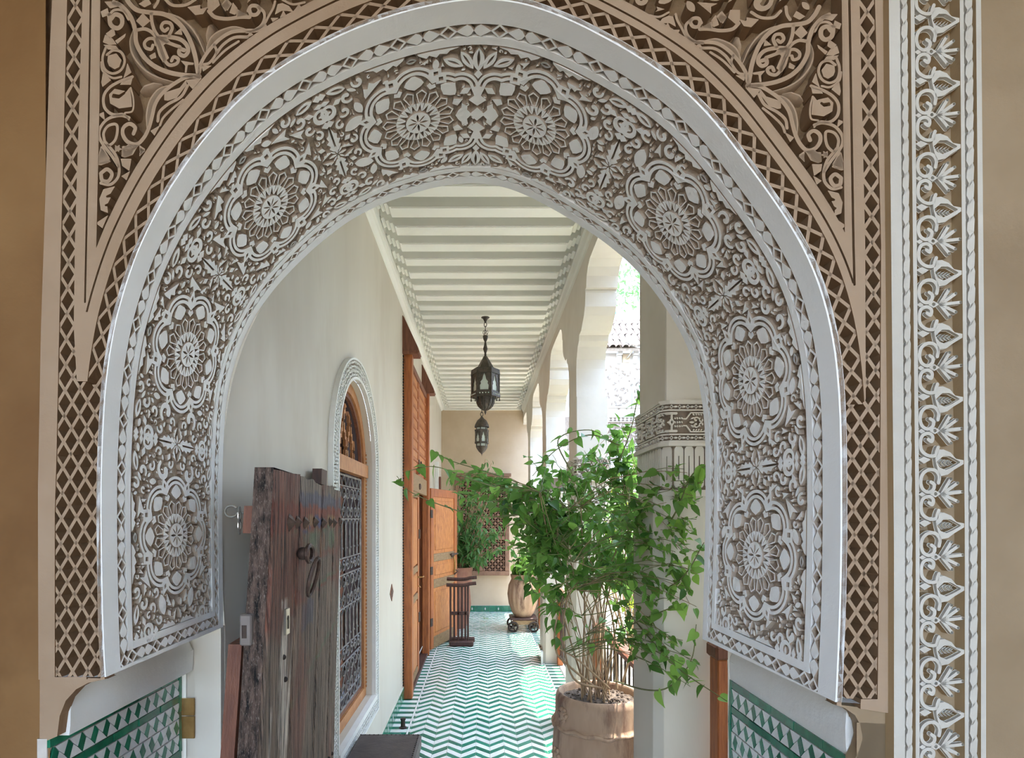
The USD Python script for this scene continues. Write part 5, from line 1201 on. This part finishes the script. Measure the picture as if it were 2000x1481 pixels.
put(lb, 'lower_bowl', lathe([(0, Z(892)), (.004, Z(888)), (.012, Z(886)), (.040, Z(882)), (.066, Z(876)), (.074, Z(872))], 18), 'lantern_metal', smooth=50)

# ---------------------------------------------------------------- end of the gallery: screen, pots, folding rack, wheeled planter
w2 = thing('window_2', 'brown turned-wood lattice screen set in the end wall behind the plants', 'window screen', kind='structure')
sx0, sx1, sz0, sz1, sy = -.44, .43, .585, 2.16, YB - .05
put(w2, 'backing', bxs(sx0, sx1, YB - .012, YB + .02, sz0, sz1), 'dark_room')
for a, b, c, d in ((sx0, sx1, sz0, sz0 + .07), (sx0, sx1, sz1 - .07, sz1), (sx0, sx0 + .07, sz0 + .071, sz1 - .071), (sx1 - .07, sx1, sz0 + .071, sz1 - .071), (-.075, .005, sz0 + .071, sz1 - .071), (sx0 + .071, -.076, 1.15, 1.21), (.006, sx1 - .071, 1.15, 1.21), (sx0 - .03, sx1 + .03, sz1 + .001, sz1 + .05)):
    put(w2, 'frame_bar', bxs(a, b, sy, YB, c, d, .006), 'wood_screen')
ball = trimesh.creation.icosphere(1, .026)
for x0_, x1_ in ((sx0 + .07, -.075), (.005, sx1 - .07)):
    for zlo, zhi in ((sz0 + .07, 1.15), (1.21, sz1 - .07)):
        ms = []
        for ix, x in enumerate(np.arange(x0_ + .02, x1_, .045)):
            for iz, z in enumerate(np.arange(zlo + .02, zhi, .045)):
                if (ix + iz) % 2 == 0: put(w2, 'turned_knob', T(ball, lambda V: V * [1, .8, 1] + [x, sy + .03, z]), 'wood_screen')
        for x in np.arange(x0_ + .02, x1_, .045): ms.append(bxs(x - .005, x + .005, sy + .025, sy + .037, zlo, zhi))
        for z in np.arange(zlo + .02, zhi, .045): ms.append(bxs(x0_, x1_, sy + .025, sy + .037, z - .005, z + .005))
        put(w2, 'lattice_rods', cat(ms), 'wood_screen', kind='stuff')
cl_ = thing('screen_fixing', 'slim white shutter edge and dark strip standing by the far jamb', 'shutter edge', loc=(-.60, 7.5, 0))
put(cl_, 'white_strip', bxs(-.03, .02, 0, .03, 1.25, 2.25, .004), 'white_plaster'); put(cl_, 'dark_strip', bxs(.021, .05, 0, .03, 1.25, 2.05, .004), 'wood_brown')

def pot(name, label, loc, prof, mat, ribs=0, n=40):
    t = thing(name, label, 'plant pot', loc=loc); m = lathe(prof, n)
    if ribs:
        V = np.array(m.vertices); a = np.arctan2(V[:, 1], V[:, 0]); zf = (V[:, 2] - prof[0][1]) / (prof[-1][1] - prof[0][1]); k = 1 + .035 * np.cos(ribs * a) * np.sin(np.clip(zf, 0, 1) * PI); V[:, :2] *= k[:, None]; m.vertices = V
    put(t, 'body', m, mat, smooth=45); return t
bp_ = pot('plant_pot', 'dark terracotta pot on the floor behind the folding rack', (-.335, 7.70, 0), [(0, 0), (.11, 0), (.155, .14), (.182, .32), (.170, .50), (.158, .58), (.166, .60), (.193, .62), (.193, .78), (.203, .80), (.199, .83), (.182, .83), (.174, .77), (0, .76)], 'terracotta_red')
put(bp_, 'soil', T(lathe([(.173, .772), (0, .785)], 20), lambda V: V), 'soil')
cart = thing('planter_cart', 'small dark wheeled cart carrying the ribbed pot near the end wall', 'cart', loc=(.545, 7.55, 0))
put(cart, 'deck', bxs(-.18, .18, -.17, .17, .155, .185, .006), 'wood_dark'); put(cart, 'side_board', bxs(-.15, .15, -.172, -.150, .10, .154, .004), 'wood_rail')
for x in (-.14, .13):
    for y in (-.18, .15):
        w = put(cart, 'wheel', T(trimesh.creation.torus(.060, .013, 18, 8), lambda V: np.stack([V[:, 0] + x, V[:, 2] + y, V[:, 1] + .073], 1)), 'iron_dark', smooth=50)
        put(w, 'hub', T(trimesh.creation.cylinder(.018, .03, sections=10), lambda V: np.stack([V[:, 0] + x, V[:, 2] + y, V[:, 1] + .073], 1)), 'iron_dark')
        for q in range(4): put(w, 'spoke', tube([(x, y, .073), (x + .055 * math.cos(q * PI / 2 + .4), y, .073 + .055 * math.sin(q * PI / 2 + .4))], .006, 4), 'iron_dark')
    put(cart, 'axle_bracket', tube([(x, -.18, .073), (x, -.15, .15)], .010, 5), 'iron_dark')
rp = pot('plant_pot', 'bulging ribbed terracotta pot standing on the wheeled cart', (.545, 7.55, .187), [(0, 0), (.11, 0), (.145, .05), (.185, .17), (.203, .30), (.19, .42), (.155, .50), (.165, .53), (.17, .56), (.155, .56), (.14, .51), (0, .50)], 'terracotta', 16, 64)
# folded rack
rk = thing('folding_rack', 'dark wood folding slatted rack leaning closed beside the open door leaf', 'rack', loc=(0, 6.62, 0))
X = lambda px: (px - CX) * 6.62 / FPX
for k, px in enumerate((880, 887, 895, 902, 909, 914)):
    put(rk, 'slat', T(bxs(-.011, .011, -.012 + .02 * (k % 2), .012 + .02 * (k % 2), .05, .70, .003), lambda V: V + [X(px), 0, 0]), 'wood_dark')
for (a, b, z, y) in ((872, 930, .715, -.02), (872, 931, .775, .07)):
    pts = [(X(a), y, z), (X(905), y, z - .004), (X(918), y, z + .012), (X(b), y, z + .02)]; put(rk, 'arm_rail', tube(spline(pts, 5), [.020] * 13 + [.020, .024, .018], 8) if False else tube(spline(pts, 5), .021, 8), 'wood_dark', smooth=50)
for (a, b, y, z) in ((878, 925, -.04, .032), (876, 927, .18, .032)): put(rk, 'foot_rail', T(bxs(X(a), X(b), y - .025, y + .025, 0, .062, .012), lambda V: V), 'wood_dark')
put(rk, 'cross_slat', bxs(X(880), X(915), -.012, .012, .36, .40, .003), 'wood_dark')

# ---------------------------------------------------------------- foliage helpers
def leaf_shape(kind):
    """unit leaf, stem at the origin, tip at +x, z up; folded along the midrib, drooping"""
    if kind == 'heart': o = [(0, 0), (-.07, .13), (-.03, .28), (.12, .37), (.32, .36), (.56, .25), (.80, .10), (1, 0)]
    elif kind == 'lance': o = [(0, 0), (.12, .10), (.38, .17), (.65, .13), (.85, .06), (1, 0)]
    else: o = [(0, 0), (.10, .16), (.35, .26), (.62, .21), (.84, .10), (1, 0)]
    o = np.array(o); n = len(o); zf = lambda x, y: .26 * y - .26 * x * x
    up = np.c_[o, zf(o[:, 0], o[:, 1])]; xs = o[1:-1, 0]; mid = np.c_[np.maximum(xs, 0), np.zeros(n - 2), zf(np.maximum(xs, 0), 0)]
    dn = up * [1, -1, 1]
    V = np.vstack([up, mid, dn[:-1]]); F = []
    m0 = n; d0 = n + n - 2
    F += [[0, m0, 1], [d0, d0 + 1, m0]]
    for k in range(1, n - 2): F += [[k, m0 + k - 1, m0 + k], [k, m0 + k, k + 1], [d0 + k, m0 + k, m0 + k - 1], [d0 + k, d0 + k + 1, m0 + k]]
    F += [[n - 2, m0 + n - 3, n - 1], [d0 + n - 2, n - 1, m0 + n - 3]]
    return V, np.array(F)
LEAVES = {k: leaf_shape(k) for k in ('heart', 'lance', 'oval')}
def leaf_at(p, d, size, kind='heart', rng=RNG, roll=.5):
    V, F = LEAVES[kind]; d = np.asarray(d, float); d = d / (np.linalg.norm(d) + 1e-9)
    up = np.array([0, 0, 1.0]) + rng.normal(0, roll, 3); s = np.cross(up, d); s /= np.linalg.norm(s) + 1e-9; u = np.cross(d, s)
    W = V * size * [1, rng.uniform(.85, 1.1), rng.uniform(.7, 1.4)]
    return trimesh.Trimesh(p + W[:, :1] * d + W[:, 1:2] * s + W[:, 2:] * u, F, process=False)
def merge(ms):
    n = 0; V, F = [], []
    for m in ms: V.append(m.vertices); F.append(m.faces + n); n += len(m.vertices)
    return trimesh.Trimesh(np.vstack(V), np.vstack(F), process=False)
def twig(a, b, sag, rng, n=7):
    t = np.linspace(0, 1, n)[:, None]; p = a + (b - a) * t; p[:, 2] += sag * np.sin(PI * t[:, 0]); p += rng.normal(0, .006, p.shape) * np.sin(PI * t); return p
for nm, (c1, c2) in dict(leaf_single=(L_(48, 92, 34), L_(148, 192, 88)), leaf_dark_single=(L_(72, 118, 60), L_(128, 168, 94))).items():
    M[nm] = usdkit.material(stage, '/World/Looks/' + nm, {'oi': ('object_info', {}), 'r': ('rgb_ramp', {'ramp': [(0, c1), (1, c2)]}), 'p': ('principled_bsdf', {'roughness': .42, 'specular_ior_level': .4}), 't': ('translucent_bsdf', {}), 'hs': ('hsv', {'value': 1.25, 'hue': .49}), 'm': ('mix_closure', {'fac': .35})},
        [('oi.random', 'r.fac'), ('r.color', 'p.base_color'), ('r.color', 'hs.color'), ('hs.color', 't.color'), ('p.BSDF', 'm.closure1'), ('t.BSDF', 'm.closure2')], surface='m.closure')

# ---------------------------------------------------------------- big pot and vine in the foreground
PX_, PY_ = .540, 2.62
big = thing('plant_pot', 'large weathered clay pot holding the leafy vine, beside the nearest pillar', 'plant pot', loc=(PX_, PY_, 0))
prof = [(0, 0), (.13, 0), (.165, .03), (.195, .15), (.212, .30), (.214, .42), (.206, .525), (.203, .540), (.209, .548), (.211, .558), (.205, .566), (.200, .575), (.198, .66), (.196, .675), (.190, .690), (.182, .695), (.174, .692), (.168, .680), (.165, .60), (0, .59)]
put(big, 'body', lathe(prof, 64), 'terracotta', smooth=40)
put(big, 'soil', grid(np.stack([np.stack([r * np.cos(np.linspace(0, 2 * PI, 40)), r * np.sin(np.linspace(0, 2 * PI, 40)), .655 + .012 * meshkit.noise(np.c_[40 * r * np.cos(np.linspace(0, 2 * PI, 40)), 40 * r * np.sin(np.linspace(0, 2 * PI, 40)), np.zeros(40)])], 1) for r in np.linspace(.168, .001, 14)])), 'soil')
rope = np.array([(.209 * math.cos(a), .209 * math.sin(a), .553 + .005 * math.sin(13 * a) + .004 * math.sin(5 * a)) for a in np.linspace(0, 2 * PI, 80)]); put(big, 'raised_band', tube(rope, .009, 6, False), 'terracotta', smooth=60)
for a, z in ((-2.62, .62), (-2.8, .43), (-.5, .62)):
    c = np.array([.203 * math.cos(a), .203 * math.sin(a), z]) if z > .5 else np.array([.213 * math.cos(a), .213 * math.sin(a), z])
    q = put(big, 'applied_rosette', T(trimesh.creation.icosphere(2, .026), lambda V: V * [.7, .7, 1] * (1 + .12 * np.sin(V[:, 2:] * 300)) + c), 'terracotta', smooth=True)
    for k in range(6): put(q, 'lobe', T(trimesh.creation.icosphere(1, .010), lambda V: V + c * [1.03, 1.03, 1] + [.024 * math.cos(k) * -math.sin(a), .024 * math.cos(k) * math.cos(a), .026 * math.sin(k)]), 'terracotta', smooth=True)
chips = [T(trimesh.creation.icosphere(0, .008), lambda V: V * RNG.uniform(.4, 1.2, 3) + [r * math.cos(a), r * math.sin(a), .664]) for r, a in zip(.155 * np.sqrt(RNG.uniform(0, 1, 90)), RNG.uniform(0, 2 * PI, 90))]
put(big, 'bark_chips', merge(chips), 'soil', kind='stuff')

vine = thing('potted_vine', 'bushy green heart-leaved vine growing from the large clay pot', 'vine')
vr = np.random.default_rng(21)
base = np.array([PX_, PY_, .655])
crown = []                                              # points the branchlets start from
for k in range(22):
    a = vr.uniform(0, 2 * PI); r = .10 * math.sqrt(vr.uniform(0, 1)); p0 = base + [r * math.cos(a), r * math.sin(a) * .8, 0]
    px, py, Y = vr.uniform(1050, 1270), vr.uniform(960, 1110), vr.uniform(2.38, 2.86)
    p1 = pt(px, py, Y); pm = p0 + (p1 - p0) * .5 + [vr.normal(0, .04), vr.normal(0, .03), .03]
    path = spline([p0, p0 + (pm - p0) * .5 + vr.normal(0, .015, 3), pm, p1], 6); R0 = vr.uniform(.004, .007) if k < 7 else vr.uniform(.002, .004)
    put(vine, 'cane', tube(path, np.linspace(R0, R0 * .45, len(path)), 6), 'cane', smooth=60)
    crown += [path[int((len(path) - 1) * f)] for f in (.62, .75, .88, 1)]
for pts in ([(1175, 1345, 2.56), (1120, 1325, 2.45), (1100, 1240, 2.4), (1112, 1160, 2.42), (1150, 1115, 2.5)], [(1165, 1345, 2.55), (1110, 1300, 2.5), (1085, 1268, 2.42), (1090, 1200, 2.4), (1130, 1130, 2.5)], [(1190, 1345, 2.55), (1130, 1290, 2.4), (1092, 1268, 2.38)], [(1205, 1345, 2.6), (1195, 1200, 2.6), (1150, 1090, 2.55)], [(1185, 1345, 2.6), (1180, 1250, 2.6), (1165, 1110, 2.6)], [(1215, 1340, 2.6), (1240, 1230, 2.6), (1235, 1100, 2.6)]):
    path = spline([pt(*p) for p in pts], 6); put(vine, 'cane', tube(path, np.linspace(.0055, .003, len(path)), 6), 'cane', smooth=60); crown += list(path[-6:])
crown = np.array(crown)
# regions of foliage: centre (photo px), depth, radii in metres (x, y, z), branchlets, leaves each
regions = [((1120, 1010), 2.62, (.34, .24, .20), 56, 8), ((1180, 1060), 2.55, (.26, .22, .22), 38, 8), ((1040, 1000), 2.60, (.24, .20, .17), 30, 7), ((1130, 900), 2.70, (.26, .18, .12), 26, 7), ((1200, 880), 2.72, (.13, .15, .16), 16, 7), ((960, 960), 2.66, (.22, .16, .10), 20, 6), ((900, 925), 2.70, (.13, .10, .06), 8, 4),
           ((1060, 1120), 2.46, (.15, .15, .12), 16, 6), ((1030, 1090), 2.5, (.13, .12, .12), 12, 7), ((1085, 1205), 2.40, (.10, .08, .13), 6, 4), ((1190, 1140), 2.52, (.17, .15, .10), 12, 6), ((1280, 1030), 2.0, (.12, .07, .15), 18, 7), ((1335, 1010), 1.88, (.07, .05, .11), 11, 6), ((1345, 1100), 1.86, (.06, .05, .17), 15, 6), ((1350, 930), 1.88, (.05, .04, .045), 7, 5),
           ((1290, 1150), 1.96, (.09, .06, .10), 8, 5), ((1300, 1265), 1.95, (.11, .05, .09), 11, 6), ((1345, 1310), 1.88, (.05, .04, .06), 5, 5), ((1240, 1120), 2.3, (.12, .10, .12), 9, 6), ((1215, 1240), 2.5, (.10, .10, .08), 3, 4), ((1150, 1280), 2.5, (.05, .06, .06), 2, 3)]
leaves = []
for (c, Y, rad, nb, nl) in regions:
    C = pt(c[0], c[1], Y)
    for _ in range(nb):
        v = vr.normal(0, 1, 3); v /= np.linalg.norm(v); tip = C + v * vr.uniform(.25, 1) ** .6 * np.array(rad)
        dd = np.linalg.norm(crown - tip, axis=1); cand = np.argsort(dd)[:8]; s0 = crown[vr.choice(cand)]
        if np.linalg.norm(tip - s0) < .05: tip = tip + [vr.normal(0, .05), 0, .05]
        L = np.linalg.norm(tip - s0); p = twig(s0, tip, .10 * L, vr, 8)
        put(vine, 'branchlet', tube(p, np.linspace(.0019, .0009, len(p)), 4, False), 'twig_green' if vr.uniform() < .75 else 'cane')
        f0 = max(0.25, 1 - .28 / max(L, .28))
        for j in range(nl):
            f = f0 + (1 - f0) * (j + vr.uniform(.2, .8)) / nl; q = np.array([np.interp(f * (len(p) - 1), np.arange(len(p)), p[:, k]) for k in range(3)])
            d = (p[-1] - p[0]) / L * .5 + vr.normal(0, .6, 3) + [0, -.25, -.35]
            d = d / np.linalg.norm(d); st = q + d * .014
            size = vr.uniform(.030, .066) * (1.0 if Y > 2.2 else .82)
            leaves.append((leaf_at(st, d, size, 'heart' if vr.uniform() < .75 else 'oval', vr), size / st[1]))
sprays = [[(1060, 960, 2.6), (960, 925, 2.6), (880, 900, 2.6), (845, 880, 2.6)], [(1050, 1000, 2.55), (950, 1010, 2.5), (870, 990, 2.5), (800, 960, 2.5), (775, 930, 2.5)], [(1060, 980, 2.6), (930, 940, 2.55), (850, 912, 2.55), (790, 922, 2.55)], [(1120, 930, 2.6), (1090, 860, 2.65), (1150, 840, 2.65), (1200, 865, 2.6)], [(1210, 900, 2.6), (1232, 840, 2.6), (1245, 780, 2.6), (1255, 752, 2.6)],
          [(1260, 1100, 2.3), (1320, 1000, 1.95), (1350, 930, 1.9), (1390, 905, 1.85)], [(1250, 1180, 2.3), (1330, 1130, 1.92), (1375, 1060, 1.86)], [(1230, 1200, 2.4), (1280, 1260, 2.0), (1330, 1310, 1.9), (1420, 1370, 1.72)], [(1200, 1330, 2.6), (1262, 1348, 1.98), (1310, 1340, 1.95), (1350, 1290, 1.9), (1360, 1220, 1.88)], [(1210, 1230, 2.45), (1280, 1200, 2.0), (1330, 1180, 1.9)], [(1120, 1130, 2.4), (1050, 1160, 2.3), (1030, 1120, 2.3)], [(1210, 870, 2.6), (1150, 850, 2.65), (1085, 880, 2.65), (1040, 930, 2.6)]]
for sp_ in sprays:
    p = spline([pt(*q) for q in sp_], 7); put(vine, 'trailing_stem', tube(p, np.linspace(.0035, .0014, len(p)), 5, False), 'twig_green', smooth=60)
    n = 7
    for j in range(n):
        f = .35 + .65 * (j + vr.uniform(0, .8)) / n; q = np.array([np.interp(f * (len(p) - 1), np.arange(len(p)), p[:, k]) for k in range(3)])
        d = vr.normal(0, .6, 3) + [0, -.2, -.6]; size = vr.uniform(.040, .066); leaves.append((leaf_at(q, d / np.linalg.norm(d), size, 'heart', vr), size / q[1]))
p = spline([pt(1115, 1080, 2.3), pt(1075, 985, 2.3), pt(1090, 960, 2.3), pt(1140, 930, 2.3), pt(1215, 915, 2.3)], 7)
leaves.sort(key=lambda t: -t[1])
vis = leaves
for m, _ in vis[:300]: put(vine, 'leaf', m, 'leaf_single', smooth=True)
put(vine, 'small_leaves', merge([m for m, _ in vis[300:]]), 'leaf', kind='stuff')

# ---------------------------------------------------------------- shrub behind, fallen leaf
sh = thing('potted_shrub', 'fine-leaved green shrub in the terracotta pot at the end of the gallery', 'shrub')
sr = np.random.default_rng(4); sl = []
sb = np.array([-.335, 7.70, .77])
for k in range(44):
    tip = pt(sr.uniform(880, 985), sr.uniform(925, 1110), sr.uniform(7.45, 7.95))
    if k < 3: tip = pt([948, 960, 940][k], [897, 905, 912][k], 7.7)
    p = twig(sb + sr.normal(0, .03, 3) * [1, 1, 0], tip, .05, sr, 8); put(sh, 'branch', tube(p, np.linspace(.010, .003, len(p)), 5, False), 'cane')
    for j in range(22):
        f = .25 + .75 * (j + sr.uniform(0, 1)) / 22; q = np.array([np.interp(f * 7, np.arange(8), p[:, i]) for i in range(3)]) + sr.normal(0, .03, 3)
        d = sr.normal(0, .6, 3) + [0, -.2, -.6]; sl.append(leaf_at(q, d / np.linalg.norm(d), sr.uniform(.08, .13), 'lance', sr))
for m in sl[:260]: put(sh, 'leaf', m, 'leaf_dark_single', smooth=True)
put(sh, 'small_leaves', merge(sl[260:]), 'leaf_dark', kind='stuff')
fb = thing('ribbed_pot_plant', 'green leafy plant growing from the ribbed pot on the cart', 'plant')
fl_, fr_ = [], np.random.default_rng(8)
for k in range(26):
    b0 = np.array([.545, 7.55, .70]); tip = b0 + [fr_.normal(0, .10), fr_.normal(0, .15), fr_.uniform(.1, .55)]; p = twig(b0, tip, .04, fr_, 6); put(fb, 'stem', tube(p, .004, 4, False), 'twig_green')
    for j in range(7):
        q = p[1] + (p[-1] - p[1]) * (j + .5) / 7; d = fr_.normal(0, .7, 3) + [0, -.2, -.2]; fl_.append(leaf_at(q, d / np.linalg.norm(d), fr_.uniform(.09, .14), 'oval', fr_))
for m in fl_[:120]: put(fb, 'leaf', m, 'leaf_single', smooth=True)
put(fb, 'small_leaves', merge(fl_[120:]), 'leaf', kind='stuff')
fallen = thing('fallen_leaf', 'single green leaf lying on the zigzag floor near the end wall', 'leaf', loc=(.045, 8.2, .012))
put(fallen, 'blade', leaf_at(np.array([0, 0, .03]), (.3, -1, .25), .11, 'heart', np.random.default_rng(3), .2), 'leaf_single', smooth=True)
put(fallen, 'stalk', tube([(0, 0, .03), (-.03, .06, .012)], .003, 4), 'twig_green')

# ---------------------------------------------------------------- courtyard
cy = thing('courtyard_floor', 'pale courtyard paving outside the arcade', 'paving', kind='structure')
put(cy, 'paving', bxs(.96, 9, -2, 16, -.12, -.03), 'courtyard_paving')
FY = 10.5
fa = thing('wall_courtyard', 'sunlit white courtyard facade with carved frieze, blind arches and tiled eaves', 'facade', kind='structure')
fx = lambda px: (px - CX) * FY / FPX
fz_ = lambda py: EYE - (py - CY) * FY / FPX
put(fa, 'lower_wall', bxs(1.25, 7, FY, FY + .3, -.1, fz_(945)), 'facade_beige'); put(fa, 'upper_wall', bxs(1.25, 7, FY - .02, FY + .3, fz_(945), fz_(690)), 'facade_white')
for a, b, o in ((930, 922, .05), (921, 905, .09), (904, 897, .06), (896, 884, .11)): put(fa, 'cornice_step', bxs(1.25, 7, FY - .02 - o, FY - .021, fz_(a), fz_(b)), 'facade_white')
put(fa, 'frieze_ground', bxs(1.25, 7, FY - .028, FY - .0201, fz_(880), fz_(815)), 'carved_dark')
frg, rr_ = [], np.random.default_rng(2)
H = fz_(815) - fz_(880)
for x in np.arange(1.9, 4.4, .075):
    for r in range(5): frg.append(lens(x + rr_.normal(0, .008), .12 + r * .085, .075, .036, rr_.uniform(0, 180)))
    frg += [dia(x, .05, .030, .035), dia(x, H - .05, .030, .035)]
frg += [box(1.9, .085, 4.4, .10), box(1.9, H - .10, 4.4, H - .085), box(1.9, 0, 4.4, .012), box(1.9, H - .012, 4.4, H)]
m = ext(unary_union(frg), .02); put(fa, 'frieze_relief', T(m, lambda V: np.stack([V[:, 0], FY - .028 - V[:, 2], fz_(880) + V[:, 1]], 1)), 'facade_white', kind='stuff')
# blind arches with carved spandrels above the frieze
for k in range(4):
    xc = fx(1200) + k * .62
    aw = Polygon([(xc + .30, fz_(798))] + [(xc + .30 * math.cos(a) , fz_(765) + .33 * math.sin(a) + .05 * math.sin(a) ** 6) for a in np.linspace(0, PI, 20)] + [(xc - .30, fz_(798))])
    m = ext(aw.difference(aw.buffer(-.035)), .03); put(fa, 'blind_arch', T(m, lambda V: np.stack([V[:, 0], FY - .02 - V[:, 2], V[:, 1]], 1)), 'facade_white')
    s2 = []
    for _ in range(70):
        x, z = rr_.uniform(xc - .31, xc + .31), rr_.uniform(fz_(800), fz_(716)); s2.append(lens(x, z, .06, .03, rr_.uniform(0, 180)))
    m = ext(unary_union(s2).difference(aw.buffer(.01).difference(aw.buffer(-.045))), .015); put(fa, 'spandrel_relief', T(m, lambda V: np.stack([V[:, 0], FY - .02 - V[:, 2], V[:, 1]], 1)), 'carved_dark', kind='stuff')
for px in (1207, 1238, 1290, 1330): put(fa, 'eaves_bracket', cat([bxs(fx(px) - .05, fx(px) + .05, FY - .18, FY - .02, fz_(698), fz_(686), .01), bxs(fx(px) - .045, fx(px) + .045, FY - .12, FY - .02, fz_(712), fz_(698), .01)]), 'facade_white')
fe = thing('wall_courtyard_side', 'added unseen white side walls right of the courtyard, cutting skylight into the gallery', 'wall', kind='structure')
put(fe, 'east_wall', bxs(4.4, 4.6, .9, FY - .03, -.1, 5.6), 'facade_white'); put(fe, 'south_wall', bxs(1.61, 4.4, .95, 1.15, 0, 5.6), 'facade_white')  # unseen walls added to hold skylight back from the gallery
roof = thing('tiled_roof', 'pale curved clay tiles on the courtyard roof edge', 'roof', kind='structure')
put(roof, 'roof_deck', trimesh.convex.convex_hull(np.array([(x, y, z) for x in (1.25, 7) for (y, z) in ((FY - .30, fz_(690)), (FY - .30, fz_(690) - .05), (FY + .75, 5.42), (FY + .75, 5.37))])), 'carved_dark')
t_ = np.linspace(0, PI, 8); hemi = np.stack([np.stack([.062 * k_ * np.cos(t_), np.full(8, yy), .052 * k_ * np.sin(t_)], 1) for k_, yy in ((1.0, 0), (.86, .30))])
inner_h = hemi[:, ::-1] * [.8, 1, .8]; tile = cat([grid(hemi), grid(inner_h), trimesh.Trimesh(np.vstack([hemi[0], inner_h[0][::-1]]), [[k_, k_ + 1, 8 + k_ + 1] for k_ in range(7)] + [[k_, 8 + k_ + 1, 8 + k_] for k_ in range(7)], process=False)])
sl_ = math.atan2(5.42 - fz_(690), 1.05)
for r in range(5):
    for k in range(19):
        f = r / 5; yy, z = FY - .34 + 1.05 * f, fz_(690) + (5.42 - fz_(690)) * f + .012; x = 2.0 + k * .118 + (.02 if r % 2 else 0) + RNG.normal(0, .004)
        R = trimesh.transformations.rotation_matrix(sl_, [1, 0, 0]); R[:3, 3] = (x, yy, z); mm = tile.copy(); mm.apply_transform(R); put(roof, 'clay_tile', mm, 'roof_tile', smooth=50)
put(roof, 'parapet', bxs(1.25, 7, FY + .75, FY + 1.0, 5.36, 5.58), 'facade_white')
cc = thing('security_camera', 'small white security camera on the facade below the roof tiles', 'camera')
c0 = np.array([fx(1222), FY - .05, fz_(702)])
put(cc, 'bracket_plate', bxs(c0[0] - .07, c0[0] + .07, FY - .04, FY - .02, c0[2] - .07, c0[2] + .09, .006), 'facade_beige'); put(cc, 'arm', tube([c0, c0 + [.02, -.12, .02], c0 + [.08, -.18, .12]], .016, 6), 'steel')
hm = bxs(-.20, .16, -.07, .07, -.055, .055, .012); R = trimesh.transformations.euler_matrix(0, .45, .15); hm.apply_transform(R); put(cc, 'housing', T(hm, lambda V: V + c0 + [.10, -.18, .20]), 'camera_body')
um = thing('parasol', 'teal parasol on the roof terrace behind the tiled eaves', 'parasol', loc=(1.95, FY + 1.6, 5.2))
put(um, 'canopy', T(prism(.95, .02, .55, .95, 8, .2), lambda V: V), 'teal_cloth'); put(um, 'pole', tube([(0, 0, -.4), (0, 0, .95)], .02, 6), 'steel'); put(um, 'valance', T(prism(.97, .95, .48, .55, 8, .2), lambda V: V), 'teal_cloth')
def bush(name, label, cx, cyy, z0, rad, n, mats, seed, lsz=(.07, .12), kind='oval', category='bush', trunk=None):
    t = thing(name, label, category, 'courtyard shrubs' if 'shrub' in name else None); r = np.random.default_rng(seed); ls = []; C = np.array([cx, cyy, z0])
    b0 = np.array(trunk) if trunk else np.array([cx, cyy, -.03])
    for k in range(max(6, n // 40)):
        v = r.normal(0, .5, 3); tip = C + v * rad; p = twig(b0, tip, .05, r, 6); put(t, 'branch', tube(p, np.linspace(.012, .004, 6), 5, False), 'cane')
    for k in range(n):
        v = r.normal(0, 1, 3); v /= np.linalg.norm(v); q = C + v * r.uniform(.2, 1) ** .5 * np.array(rad); d = r.normal(0, .7, 3) + [0, 0, -.3]; ls.append(leaf_at(q, d / np.linalg.norm(d), r.uniform(*lsz), kind, r))
    for k, mt in enumerate(mats): put(t, 'leaves', merge(ls[k::len(mats)]), mt, kind='stuff')
bush('courtyard_shrub', 'yellow-green sunlit shrub outside the railing, seen between the vine canes', 1.45, 4.0, .75, (.35, .85, .65), 700, ('leaf_lime', 'leaf'), 31)
bush('courtyard_shrub', 'tall bright green shrub in the courtyard behind the vine, left of the nearest pillar', 1.55, 5.9, 1.25, (.42, .7, .75), 700, ('leaf_lime', 'leaf', 'leaf'), 32)
bush('courtyard_shrub', 'low green planting close to the wooden post beside the right dado', 1.25, 2.35, .55, (.25, .6, .55), 420, ('leaf', 'leaf_lime'), 33)
bush('courtyard_tree', 'thin leafy tree crown showing against the sky above the roof tiles', fx(1232) + .45, FY + 2.2, fz_(520) + .55, (.55, .5, .55), 260, ('leaf_dark', 'leaf_dark'), 34, (.10, .16), 'lance', 'tree', (4.6, FY + 2.6, -.1))
